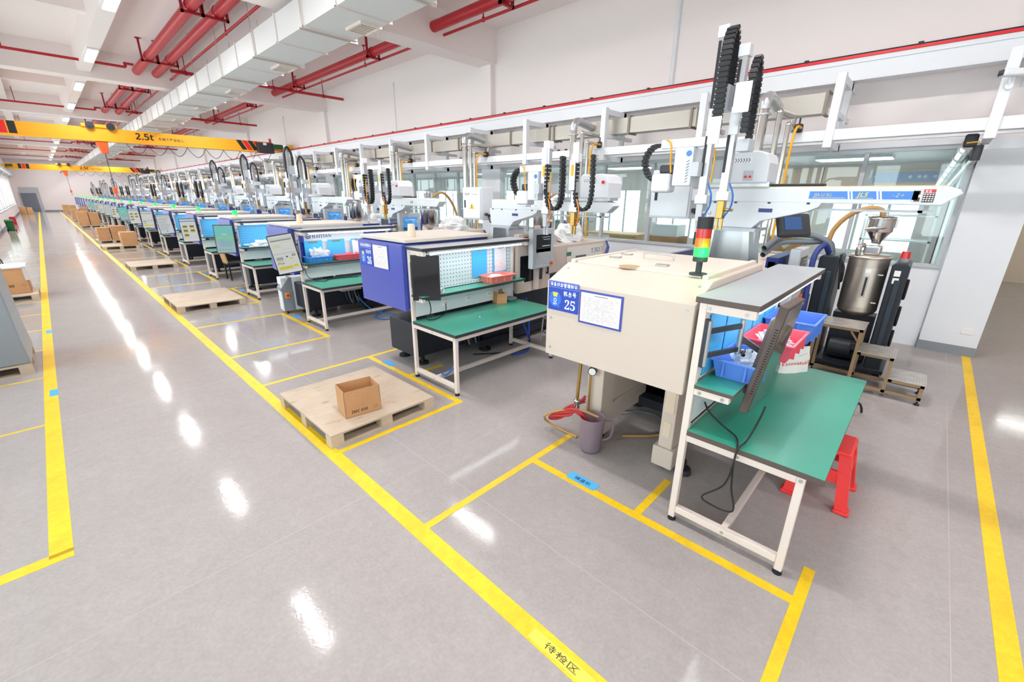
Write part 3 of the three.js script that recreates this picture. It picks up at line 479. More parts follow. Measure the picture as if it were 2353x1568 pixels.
// ---------------------------------------------------------------- injection moulding machines (local depths; the row repeats every P metres)
function hmi(t, x0, x1, y0, y1, d, scr) {
  const cp = part(t, 'control_panel', RB(x0, x1, y0, y1, d, d + 0.09, 0.014), M.greyLight);
  const w = x1 - x0, cx = (x0 + x1) / 2;
  part(cp, 'panel_screen', sheet(w * 0.68, w * 0.52, [cx, y1 - 0.08 - w * 0.26, d - 0.003]), scr);
  part(cp, 'keypad', sheet(w * 0.86, (y1 - y0) * 0.46, [cx, y0 + (y1 - y0) * 0.27, d - 0.003]), hmiKeys);
  part(cp, 'stop_button', cyl([x1 - 0.07, y0 + 0.06, d], [x1 - 0.07, y0 + 0.06, d - 0.03], 0.024, 0.024, 14), M.craneOrange);
}
function lowerBody(t, d0, d1) {
  part(t, 'base_frame', [RB(4.15, 8.05, 0.16, 0.82, d0 + 0.06, d1 - 0.06, 0.02), B(4.0, 8.1, 0.1, 0.2, d0, d1)], M.steelDark);
  for (const x of [4.2, 6.1, 7.9]) for (const d of [d0 + 0.1, d1 - 0.1]) part(t, 'foot', [cyl([x, 0, d], [x, 0.03, d], 0.09, 0.09, 14), cyl([x, 0.03, d], [x, 0.12, d], 0.03, 0.03, 8)], M.rubber);
  part(t, 'stationary_platen', RB(4.82, 5.12, 0.8, 1.5, d0 + 0.1, d1 - 0.1, 0.015), M.greyLight);
  part(t, 'mould', [B(4.4, 4.58, 0.95, 1.35, d0 + 0.35, d1 - 0.35), B(4.6, 4.82, 0.95, 1.35, d0 + 0.35, d1 - 0.35)], M.grey);
  for (const [y, d] of [[0.95, d0 + 0.18], [1.4, d0 + 0.18], [0.95, d1 - 0.18], [1.4, d1 - 0.18]]) part(t, 'tie_bar', cyl([3.9, y, d], [5.0, y, d], 0.035, 0.035, 12), M.chrome);
}
function safetyRails(t, d0, d1, m = M.blue, xs = 4.72) {
  const dr = part(t, 'safety_door', [B(xs, 5.5, 0.82, 1.66, d0 - 0.06, d0), B(xs, 5.5, 1.6, 1.7, d0 - 0.08, d0 + 0.02)], m);
  part(dr, 'door_window', B(xs + 0.06, 5.3, 0.98, 1.38, d0 - 0.066, d0 - 0.058), M.screenOff);
  part(dr, 'door_handle', [bar([5.4, 1.05, d0 - 0.1], [5.4, 1.3, d0 - 0.1], 0.022), B(5.39, 5.41, 1.06, 1.08, d0 - 0.1, d0 - 0.06), B(5.39, 5.41, 1.27, 1.29, d0 - 0.1, d0 - 0.06)], M.charcoal);
  part(t, 'inner_guard', B(4.2, xs, 0.9, 1.55, d0 + 0.02, d0 + 0.06), m);
  part(t, 'rear_guard', B(4.1, 5.9, 0.82, 1.63, d1, d1 + 0.05), m);
  return dr;
}
function injection(t, d0, d1, face) {
  part(t, 'injection_cover', prismD([[5.6, 0.98], [5.6, 1.36], [5.68, 1.44], [7.5, 1.44], [7.62, 1.3], [7.62, 0.98]], d0 + 0.12, d1 - 0.12, 0.012), M.cream);
  part(t, 'blue_flash', prismD([[7.36, 0.99], [7.52, 1.32], [7.44, 1.43], [7.5, 1.43], [7.61, 1.29], [7.48, 0.99]], d0 + 0.112, d0 + 0.121), M.blue);
  part(t, 'number_panel', sheet(1.15, 0.36, [6.78, 1.21, d0 + 0.115]), face);
  part(t, 'slide_base', RB(5.2, 8.0, 0.82, 0.98, d0 + 0.1, d1 - 0.1, 0.01), M.steelDark);
  part(t, 'barrel', cyl([5.1, 1.18, (d0 + d1) / 2], [5.62, 1.18, (d0 + d1) / 2], 0.1, 0.1, 18), M.chrome);
}
// the near, cream machine
{
  const t = thing('injection_moulding_machine', 'cream moulding machine with sign 25 and a lit tower lamp on its cover', 'machine', [5.4, 0, 1.55]);
  const xa = 2.67, d0 = 0.965, d1 = 2.15;
  part(t, 'clamp_cover', prismD([[xa, 0.985], [xa, 1.6], [2.93, 1.72], [4.06, 1.72], [4.06, 0.985]], d0, d1, 0.008), M.cream);
  part(t, 'lid', [RB(2.98, 4.0, 1.716, 1.738, d0 + 0.1, d1 - 0.06, 0.006)], M.creamLid);
  for (const d of [d0 + 0.07, d1 - 0.03]) part(t, 'lid_rail', RB(2.96, 4.04, 1.716, 1.745, d - 0.02, d + 0.02, 0.006), M.creamLid);
  part(t, 'lid_handle', tube([[3.5, 1.738, 1.5], [3.5, 1.78, 1.5], [3.5, 1.785, 1.56], [3.5, 1.785, 1.72], [3.5, 1.78, 1.76], [3.5, 1.738, 1.76]], 0.007, 6), M.alu);
  for (const [x, d] of [[3.35, 1.95], [3.2, 1.45], [3.6, 1.98]]) part(t, 'latch', RB(x - 0.03, x + 0.03, 1.737, 1.752, d - 0.05, d + 0.05, 0.006), M.chrome);
  part(t, 'tan_stain', cyl([3.0, 1.7365, 1.62], [3.0, 1.7388, 1.62], 0.08, 0.08, 20).scale(1, 1, 1), std(0xb99a72, 0.8));
  for (const [y, d] of [[1.56, d0 + 0.05], [1.56, d1 - 0.05], [1.3, d1 - 0.05], [1.05, d1 - 0.05]]) part(t, 'screw', cyl([xa, y, d], [xa - 0.004, y, d], 0.011, 0.011, 10), M.alu);
  for (const d of [d0 + 0.06, d1 - 0.06]) part(t, 'screw', cyl([2.86, 1.685, d], [2.856, 1.692, d], 0.011, 0.011, 10), M.alu);
  const sg = part(t, 'machine_sign', B(xa - 0.007, xa - 0.001, 1.38, 1.6, 1.84, 2.12), M.blue); part(sg, 'sign_print', sheet(0.29, 0.235, [xa - 0.009, 1.492, 1.982], AISLE), signMat('25'));
  const pf = part(t, 'paper_frame', B(xa - 0.006, xa - 0.001, 1.32, 1.575, 1.46, 1.83), M.blue); part(pf, 'paper_sheet', sheet(0.34, 0.225, [xa - 0.008, 1.448, 1.645], AISLE), paperMat);
  for (const d of [1.3, 1.98]) part(t, 'under_plate', B(2.85, 3.1, 0.95, 0.985, d - 0.12, d + 0.12), M.brownEdge);
  // legs under the cover
  part(t, 'leg', [RB(3.2, 3.42, 0.04, 0.985, 1.88, 2.05, 0.008)], M.cream); part(t, 'leg', [RB(3.2, 3.36, 0.1, 0.985, 1.18, 1.3, 0.008), RB(3.17, 3.4, 0.04, 0.22, 1.15, 1.33, 0.008)], M.cream);
  part(t, 'leg_plate', [B(3.195, 3.2, 0.55, 0.75, 1.2, 1.28), B(3.195, 3.2, 0.32, 0.46, 1.21, 1.27)], M.beige);
  for (const [x, d] of [[3.3, 1.96], [3.29, 1.09], [3.29, 1.24]]) part(t, 'levelling_foot', [cyl([x, 0, d], [x, 0.045, d], 0.07, 0.06, 16), cyl([x, 0.04, d], [x, 0.12, d], 0.022, 0.022, 8)], M.steelDark);
  part(t, 'side_panel', RB(3.42, 4.3, 0.2, 0.985, 1.93, 1.98, 0.006), M.cream);
  part(t, 'cross_beam', [RB(3.42, 4.3, 0.12, 0.32, 1.9, 2.03, 0.008), RB(4.15, 4.3, 0.12, 0.32, 1.2, 2.0, 0.008), RB(3.3, 4.3, 0.3, 0.42, 1.2, 1.3, 0.008), RB(4.1, 4.25, 0.3, 0.95, 1.5, 1.65, 0.008)], M.cream);
  part(t, 'wiring_box', [RB(3.75, 4.1, 0.55, 0.9, 1.78, 1.93, 0.008)], M.greyLight);
  part(t, 'gauge_line', [...pipe([[3.17, 0.95, 2.0], [3.17, 0.3, 2.0]], 0.011, 8), ...pipe([[3.17, 0.85, 2.0], [3.12, 0.85, 2.08], [3.12, 0.4, 2.1]], 0.016, 8)], M.brass);
  part(t, 'pressure_gauge', [cyl([3.17, 0.72, 1.98], [3.135, 0.72, 1.965], 0.04, 0.04, 18)], M.charcoal); part(t, 'gauge_dial', cyl([3.135, 0.72, 1.965], [3.132, 0.72, 1.964], 0.033, 0.033, 18), M.paper);
  part(t, 'valve', [new THREE.SphereGeometry(0.035, 12, 10).translate(3.12, 0.38, -2.1), cyl([3.12, 0.3, 2.1], [3.12, 0.4, 2.1], 0.03, 0.022, 12)], M.chrome);
  lowerBody(t, d0 + 0.15, d1 - 0.05); safetyRails(t, d0 + 0.12, d1 - 0.06, M.navy); injection(t, d0 + 0.15, d1 - 0.05, num130);
  hmi(t, 4.86, 5.28, 1.22, 1.78, 0.86, hmiScreen); part(t, 'panel_arm', [B(5.0, 5.1, 1.4, 1.5, 0.95, 1.1)], M.greyLight);
  const tw = [3.0, 1.74, 1.1], up = (a, b, r, m, n) => part(t, n, cyl([tw[0], a, tw[2]], [tw[0], b, tw[2]], r, r, 20), m);
  up(1.738, 1.75, 0.058, M.charcoal, 'tower_base'); up(1.75, 1.83, 0.02, M.charcoal, 'tower_stem'); up(1.83, 1.862, 0.047, M.charcoal, 'tower_collar');
  up(1.862, 1.925, 0.048, M.greenGlow, 'green_lamp'); up(1.925, 1.985, 0.048, M.lampAmber, 'amber_lamp'); up(1.985, 2.045, 0.048, M.lampRed, 'red_lamp'); up(2.045, 2.12, 0.05, M.black, 'tower_cap');
  const gl = new THREE.PointLight(0x30ff70, 0.08); gl.position.copy(V(tw[0] - 0.07, 1.9, tw[2] - 0.07)); gl.castShadow = true; scene.add(gl);
}
// the blue-panelled machines further down the row
function blueMachine(k) {
  const D = P * k + (k === 1 ? 0 : 0.12), xa = 2.8, d0 = D + 1.07, d1 = D + 2.12, wide = k > 1;
  const lab = ['', 'moulding machine with blue panel and sign 26 behind the second workbench', 'blue panelled moulding machine with logo lettering behind the third workbench'][k] || `blue panelled moulding machine, ${ORD[k]} in the row from the viewer`;
  const t = thing('injection_moulding_machine', lab, 'machine', [5.4, 0, D + 1.6]);
  part(t, 'clamp_cover', prismD([[xa + 0.02, 0.9], [xa + 0.02, 1.66], [2.9, 1.71], [4.2, 1.71], [4.2, 0.9]], d0 + 0.012, d1, 0.006), wide ? M.white : M.navy);
  part(t, 'aisle_panel', prismD([[xa, 0.88], [xa, 1.67], [xa + 0.05, 1.69], [xa + 0.05, 0.88]], d0, d1, 0.006), M.blue);
  part(t, 'corner_trim', B(xa + 0.05, xa + 0.25, 0.9, 1.68, d0, d0 + 0.02), M.blue);
  part(t, 'lid', RB(2.84, 4.22, 1.7, 1.742, d0 - 0.02, d1 + 0.02, 0.008), M.greyLid);
  if (wide) part(t, 'logo_print', sheet(0.6, 0.1125, [3.36, 1.525, d0 + 0.008]), logoMat);
  else {
    part(t, 'sign_print', sheet(0.3, 0.3, [xa - 0.003, 1.5, d1 - 0.2], AISLE), signMat('26')); part(t, 'paper_frame', B(xa - 0.006, xa - 0.001, 1.34, 1.66, d0 + 0.3, d0 + 0.67), M.blue); part(t, 'paper_sheet', sheet(0.34, 0.28, [xa - 0.008, 1.5, d0 + 0.485], AISLE), paperMat);
  }
  lowerBody(t, d0, d1); const sd = safetyRails(t, d0 - 0.02, d1 + 0.02, k === 1 ? M.cream : M.blue); injection(t, d0, d1, num130);
  if (k === 1) part(t, 'panel_post', RB(5.06, 5.14, 0.85, 1.82, d0 - 0.16, d0 - 0.1, 0.006), M.cream);
  part(t, 'front_base', [RB(3.05, 4.1, 0.14, 0.62, d0 + 0.2, d1 - 0.2, 0.02), B(3.4, 3.6, 0.6, 0.9, d0 + 0.25, d1 - 0.25)], M.steelDark);
  for (const d of [d0 + 0.3, d1 - 0.3]) part(t, 'foot', [cyl([3.2, 0, d], [3.2, 0.03, d], 0.08, 0.08, 14), cyl([3.2, 0.03, d], [3.2, 0.16, d], 0.03)], M.rubber);
  part(sd, 'warning_labels', sheet(0.42, 0.13, [4.98, 1.615, d0 - 0.103]), warnMat);
  part(sd, 'warning_triangle', prismD([[5.24, 1.55], [5.38, 1.55], [5.31, 1.68]], d0 - 0.105, d0 - 0.1), M.warn);
  if (k === 2) part(sd, 'yellow_notice', sheet(0.4, 0.19, [4.96, 1.44, d0 - 0.088]), safeMat);
  hmi(t, 4.84, 5.34, k > 1 ? 1.34 : 1.2, k > 1 ? 1.9 : 1.78, d0 - 0.27, k === 1 ? hmiScreen : hmiBlue); part(t, 'panel_arm', B(5.0, 5.1, 1.35, 1.45, d0 - 0.19, d0 - 0.03), M.greyLight);
  const tx = 3.0 + (k < 3 ? 0.12 : 0), td = d0 + 0.25;
  if (k < 3) part(t, 'signal_lamp', [cyl([tx, 1.74, td], [tx, 1.79, td], 0.055, 0.055, 16), cyl([tx, 1.79, td], [tx, 1.9, td], 0.05, 0.042, 16)], M.beige);
  else { part(t, 'signal_base', cyl([tx, 1.74, td], [tx, 1.78, td], 0.05, 0.05, 14), M.beige); part(t, 'green_lamp', cyl([tx, 1.78, td], [tx, 1.88, td], 0.055, 0.055, 14), M.greenGlow); }
  return t;
}
{
  blueMachine(1); blueMachine(2); const m3 = blueMachine(3);
  for (let k = 4; k < ROWS; k++) copy(m3, 0, P * (k - 3), `blue panelled moulding machine with green lamp, ${ORD[k]} in the row from the viewer`);
}
// material hoppers on the injection ends
for (let k = 1; k < 14; k++) {
  const D = P * k + 1.6, x = 6.05;
  const t = thing('material_hopper', k === 1 ? 'steel material hopper behind the second machine control panel' : `steel material hopper on the ${ORD[k]} machine from the viewer`, 'hopper', [x, 1.44, D]);
  part(t, 'hopper_body', lathe([[0.05, 0], [0.06, 0.06], [0.19, 0.2], [0.2, 0.6], [0.17, 0.64], [0.001, 0.66]], [x, 1.44, D], 20), M.chrome);
  part(t, 'loader', [cyl([x, 2.1, D], [x, 2.28, D], 0.09, 0.1, 16), cyl([x, 2.28, D], [x, 2.33, D], 0.11, 0.06, 16)], M.alu);
  part(t, 'feed_hose', tube([[x + 0.08, 2.2, D], [x + 0.4, 2.3, D], [x + 0.8, 2.0, D + 0.1], [x + 1.1, 1.3, D + 0.2]], 0.03, 8), M.hoseTan);
}

// ---------------------------------------------------------------- take-out robots
function chain(pts, w, axis = 'x', pitch = 0.045, th = 0.035) {    // pts [x,y,d]; a row of links along a path
  const c = new THREE.CatmullRomCurve3(pts.map(p => V(...p)), false, 'centripetal'), L = c.getLength(), n = Math.round(L / pitch), out = [];
  for (let i = 0; i < n; i++) {
    const p = c.getPointAt((i + 0.5) / n), tn_ = c.getTangentAt((i + 0.5) / n).normalize();
    const s = axis === 'x' ? new THREE.Vector3(1, 0, 0) : new THREE.Vector3(0, 0, 1); const u = new THREE.Vector3().crossVectors(s, tn_).normalize();
    const g = new THREE.BoxGeometry(w, pitch * 0.72, th); g.applyMatrix4(new THREE.Matrix4().makeBasis(s, tn_, u)); out.push(g.translate(p.x, p.y, p.z));
    const g2 = new THREE.BoxGeometry(w * 0.8, pitch * 1.05, th * 0.55); g2.applyMatrix4(new THREE.Matrix4().makeBasis(s, tn_, u)); out.push(g2.translate(p.x, p.y, p.z));
  }
  return out;
}
function robot(k, o) {       // o: up = chains loop above the arms; c = carriage depth; y = beam height; e0/e1 = beam ends
  const D = P * k, y = o.y, c = D + o.c, x = o.x ?? 4.95, e0 = D + o.e0, e1 = D + o.e1, r0 = D + 1.3, r1 = D + 1.72;
  const t = thing('take_out_robot', o.label, 'robot', [x, 1.5, D + 1.5]);
  part(t, 'riser', [prismX([[r0 - 0.04, 1.5], [r0 + 0.02, y - 0.33], [r0 + 0.07, y - 0.33], [r0 + 0.05, 1.5]], x - 0.14, x + 0.2), prismX([[r1 - 0.05, 1.5], [r1 - 0.07, y - 0.33], [r1 - 0.02, y - 0.33], [r1 + 0.04, 1.5]], x - 0.14, x + 0.2), B(x + 0.02, x + 0.05, 1.5, y - 0.33, r0, r1)], M.alu);
  part(t, 'base_plate', B(x - 0.18, x + 0.24, y - 0.34, y - 0.31, r0 - 0.04, r1 + 0.04), M.robotGrey);
  const bk = part(t, 'bracket', prismX([[r1 + 0.02, y - 0.31], [r1 + 0.06, y - 0.06], [r0 - 0.52, y - 0.06], [r0 - 0.5, y - 0.1], [r0 - 0.42, y - 0.14], [r0 - 0.05, y - 0.24], [r0 + 0.02, y - 0.31]], x - 0.1, x + 0.1, 0.006), M.robot);
  part(bk, 'bracket_slot', B(x - 0.105, x - 0.098, y - 0.155, y - 0.12, r0 - 0.14, r0 - 0.02), M.navy);
  for (const q of [r1 - 0.02, r0 + 0.2, r0 - 0.1, r0 - 0.42]) part(bk, 'bolt', B(x - 0.106, x - 0.098, y - 0.075, y - 0.06, q - 0.012, q + 0.012), M.black);
  const bm = part(t, 'beam', prismX([[e1, y - 0.06], [e1, y + 0.07], [e0 + 0.08, y + 0.07], [e0 + 0.02, y + 0.05], [e0, y + 0.02], [e0 + 0.1, y - 0.07], [e0 + 0.22, y - 0.07]], x - 0.08, x + 0.08, 0.01), M.robot);
  part(bm, 'beam_cap', [B(x - 0.07, x + 0.07, y + 0.07, y + 0.08, e0 + 0.1, e1)], M.beige);
  part(t, 'chain_tray', [RB(x - 0.05, x + 0.07, y + 0.08, y + 0.105, e0 + 0.9, c - 0.2, 0.01)], M.black);
  part(t, 'under_tray', [B(x - 0.03, x + 0.05, y - 0.13, y - 0.11, e0 + 0.14, e0 + 1.0), B(x - 0.03, x + 0.05, y - 0.13, y - 0.07, e0 + 0.2, e0 + 0.23)], M.robotGrey);
  if (o.print) part(bm, 'beam_print', sheet(o.pw, o.pw / o.asp, [x - 0.083, y + 0.005, D + o.pd], AISLE), o.print);
  if (o.caution) part(bm, 'caution_print', sheet(0.13, 0.0975, [x - 0.083, y + 0.002, D + 0.12], AISLE), cautionMat);
  // electric box at the far end
  const b0 = D + 1.96, b1 = D + 2.42; const eb = part(t, 'electric_box', RB(x - 0.1, x + 0.16, y - 0.25, y + 0.26, b0, b1, 0.012), M.robot);
  part(eb, 'box_door', RB(x - 0.12, x - 0.1, y - 0.23, y + 0.24, b0 + 0.015, b1 - 0.015, 0.006), M.robot); part(eb, 'box_handle', RB(x - 0.13, x - 0.12, y - 0.06, y + 0.06, b1 - 0.09, b1 - 0.06, 0.004), M.black);
  if (!o.up) part(eb, 'box_print', sheet(0.4, 0.42, [x - 0.1225, y, (b0 + b1) / 2], AISLE), boxMat);
  part(eb, 'connector', [cyl([x - 0.02, y - 0.16, b0], [x - 0.02, y - 0.16, b0 - 0.05], 0.022), cyl([x + 0.06, y - 0.18, b0], [x + 0.06, y - 0.18, b0 - 0.05], 0.022)], M.charcoal);
  part(t, 'cable', tube([[x, y - 0.17, b0 - 0.04], [x, y - 0.28, b0 - 0.1], [x, y - 0.26, b0 - 0.2], [x, y - 0.22, b0 - 0.24]], 0.01, 6), M.black);
  // hood on the carriage
  const h0 = c - 0.28 - (o.hood ?? 0), h1 = h0 + 0.42;
  const hd = part(t, 'hood', [prismX([[h1, y + 0.11], [h1, y + 0.37], [h1 - 0.03, y + 0.4], [h0 + 0.1, y + 0.4], [h0 + 0.03, y + 0.37], [h0, y + 0.29], [h0, y + 0.11]], x - 0.13, x + 0.2, 0.015)], M.robot);
  part(hd, 'chevrons', sheet(0.22, 0.055, [x - 0.1335, y + 0.32, (h0 + h1) / 2 + 0.05], AISLE), chevronMat);
  if (o.up) { part(hd, 'switch_plate', sheet(0.09, 0.09, [x - 0.1335, y + 0.18, h0 + 0.17], AISLE), M.greyLight); for (const q of [0.15, 0.19]) part(hd, 'red_switch', B(x - 0.142, x - 0.132, y + 0.16, y + 0.18, h0 + q - 0.01, h0 + q + 0.01), M.redCable); }
  else part(hd, 'stop_button', cyl([x - 0.132, y + 0.3, h0 + 0.07], [x - 0.15, y + 0.3, h0 + 0.07], 0.02, 0.02, 12), M.redCable);
  part(t, 'carriage', [B(x - 0.1, x + 0.1, y + 0.08, y + 0.12, h0 - 0.02, c + 0.3)], M.alu);
  // crosswise beam towards the aisle and the two arms it carries
  const xb = x - 0.62; part(t, 'kick_beam', [B(xb - 0.12, x - 0.05, y + 0.16, y + 0.28, c + 0.02, c + 0.1)], M.robotGrey);
  part(t, 'carriage_box', [RB(xb - 0.02, xb + 0.2, y + 0.08, y + 0.42, c + 0.12, c + 0.3, 0.012)], M.robot); part(t, 'carriage_print', sheet(0.08, 0.3, [xb - 0.0225, y + 0.25, c + 0.16], AISLE), slotMat);
  part(t, 'motor', [RB(xb + 0.06, xb + 0.16, y + 0.2, y + 0.28, c + 0.3, c + 0.48, 0.02), RB(xb + 0.03, xb + 0.2, y + 0.02, y + 0.18, c + 0.36, c + 0.5, 0.02)], M.charcoal);
  part(t, 'motor_cover', [RB(xb + 0.02, xb + 0.18, y + 0.02, y + 0.2, c + 0.34, c + 0.54, 0.03)], M.robot);
  part(t, 'chain_arm', [RB(xb, xb + 0.09, y + 0.42, y + 0.5, c + 0.02, c + 0.46, 0.01)], M.robot);
  part(t, 'side_chain', chain([[xb + 0.1, y + 0.46, c + 0.44], [xb + 0.1, y + 0.45, c + 0.58], [xb + 0.1, y + 0.34, c + 0.66], [xb + 0.1, y + 0.2, c + 0.62], [xb + 0.1, y + 0.12, c + 0.52]], 0.1, 'x', 0.04, 0.03), M.black);
  for (const s of [1, 0]) {
    const d = c + (s ? 0.0 : -0.25) * (o.sp ?? 1), xs = xb + (s ? 0.02 : 0.06), top = s ? o.top : o.top - 0.16, bot = y - 0.04 + (s ? 0 : 0.03);
    part(t, 'arm_column', [B(xs - 0.035, xs + 0.035, bot, top, d - 0.032, d + 0.032)], M.alu);
    part(t, 'arm_belt', B(xs - 0.04, xs - 0.035, bot + 0.2, top - 0.08, d + 0.008, d + 0.03), M.black);
    part(t, 'end_block', RB(xs - 0.045, xs + 0.045, top - 0.06, top + 0.03, d - 0.045, d + 0.045, 0.006), M.robot); part(t, 'end_block', RB(xs - 0.05, xs + 0.05, bot - 0.04, bot + 0.04, d - 0.06, d + 0.05, 0.006), M.robot);
    part(t, 'slot_plate', [B(xs - 0.046, xs - 0.04, y + 0.5, y + 0.72, d - 0.05, d + 0.03)], M.robot);
    const off = -0.07, w = s ? 0.085 : 0.06;
    if (o.up) {
      const tp = top - (s ? 0.02 : 0.1), dc = d - (s ? 0.07 : 0.115), xa = xs - 0.1, xz = xs + 0.07;
      part(t, 'cable_chain', chain([[xa, y + 0.5, dc], [xa, tp - 0.16, dc], [xa + 0.03, tp - 0.05, dc], [(xa + xz) / 2, tp + 0.02, dc], [xz - 0.03, tp - 0.05, dc], [xz, tp - 0.16, dc], [xz, s ? tp - 0.5 : y + 0.42, dc]], s ? 0.085 : 0.055, 'd', 0.04, 0.032), M.black);
      part(t, 'chain_plate', s ? RB(xa - 0.03, xa - 0.018, y + 0.42, y + 0.64, dc - 0.05, dc + 0.05, 0.004) : RB(xa - 0.03, xa - 0.018, top - 0.5, top - 0.27, dc - 0.02, dc + 0.11, 0.004), M.robot);
      part(t, 'chain_bracket', RB(xs - 0.05, xz + 0.03, s ? tp - 0.6 : y + 0.36, s ? tp - 0.4 : y + 0.46, dc - 0.045, dc + 0.06, 0.006), M.robotGrey);
    } else {
      const lo = y - 0.02;
      part(t, 'cable_chain', chain([[xs - 0.02, y + 0.5, d + off + 0.05], [xs - 0.02, lo + 0.15, d + off + 0.05], [xs - 0.02, lo + 0.03, d + off + 0.01], [xs - 0.02, lo, d + off - 0.06], [xs - 0.02, lo + 0.03, d + off - 0.13], [xs - 0.02, lo + 0.15, d + off - 0.17], [xs - 0.02, y + 0.58, d + off - 0.17]], w, 'x'), M.black);
      part(t, 'cover_strip', B(xs - 0.055, xs - 0.048, y + 0.2, top - 0.04, d - 0.02, d + 0.06), M.robot);
      part(t, 'yellow_label', B(xs - 0.058, xs - 0.055, y + 0.36, y + 0.48, d + 0.0, d + 0.035), M.warn);
    }
    part(t, 'gripper', [RB(xs - 0.04, xs + 0.04, bot - 0.2, bot - 0.04, d - 0.03, d + 0.03, 0.006), B(xs - 0.012, xs + 0.012, bot - 0.3, bot - 0.2, d - 0.03, d - 0.01), B(xs - 0.012, xs + 0.012, bot - 0.3, bot - 0.2, d + 0.01, d + 0.03), cyl([xs, bot - 0.12, d - 0.03], [xs, bot - 0.12, d - 0.1], 0.014)], s ? M.greyLight : M.brass);
    part(t, 'air_tube', tube([[xs - 0.04, y + 0.1, d - 0.05], [xs - 0.06, y, d - 0.1], [xs - 0.03, y - 0.1, d - 0.09], [xs, y - 0.2, d - 0.03]], 0.008, 6), o.up ? M.wireBlue : M.orange);
  }
  part(t, 'yellow_wires', [tube([[xb - 0.02, y + 0.5, c + 0.4], [xb - 0.04, y + 0.46, c + 0.34], [xb - 0.05, y + 0.3, c + 0.32], [xb - 0.04, y + 0.2, c + 0.31]], 0.008, 6), tube([[xb, y + 0.4, c - 0.06], [xb - 0.03, y + 0.3, c - 0.08], [xb - 0.02, y + 0.1, c - 0.07]], 0.007, 6)], M.wireYellow);
  return t;
}
const robotAt = [];
robotAt[0] = robot(0, { up: true, c: 1.65, y: 2.265, e0: -0.1, e1: 2.0, top: 3.58, x: 4.92, print: jlsMat, pw: 0.74, asp: 10.67, pd: 0.52, caution: true, hood: 0.12, sp: 0.7, label: 'tall white take-out robot with blue brand strip, nearest the viewer' });
robotAt[1] = robot(1, { c: 0.2, y: 2.11, e0: -0.45, e1: 1.75, top: 2.84, x: 5.0, print: sirMat, pw: 0.5, asp: 8, pd: 0.8, hood: 0.3, label: 'white robot with hanging chain loops above the second workbench', sp: 1.6 });
robotAt[2] = robot(2, { c: 1.3, y: 2.11, e0: -0.3, e1: 1.75, top: 2.86, x: 5.0, print: sirMat, pw: 0.5, asp: 8, pd: 0.4, hood: 0.12, label: 'white robot with hanging chain loops, third in the row from the viewer', sp: 2.2 });
robotAt[3] = robot(3, { up: true, c: 1.6, y: 2.11, e0: -0.2, e1: 1.8, top: 3.32, x: 5.0, hood: 0.16, label: 'white robot with raised chain arches, fourth in the row from the viewer', sp: 2.3 });
for (let k = 4; k < ROWS; k++) { const s = [3, 3, 2, 2, 3, 2][(k - 4) % 6]; robotAt[k] = copy(robotAt[s], 0, P * (k - s), `white robot with ${s === 3 ? 'raised chain arches' : 'hanging chain loops'}, ${ORD[k]} in the row from the viewer`); }
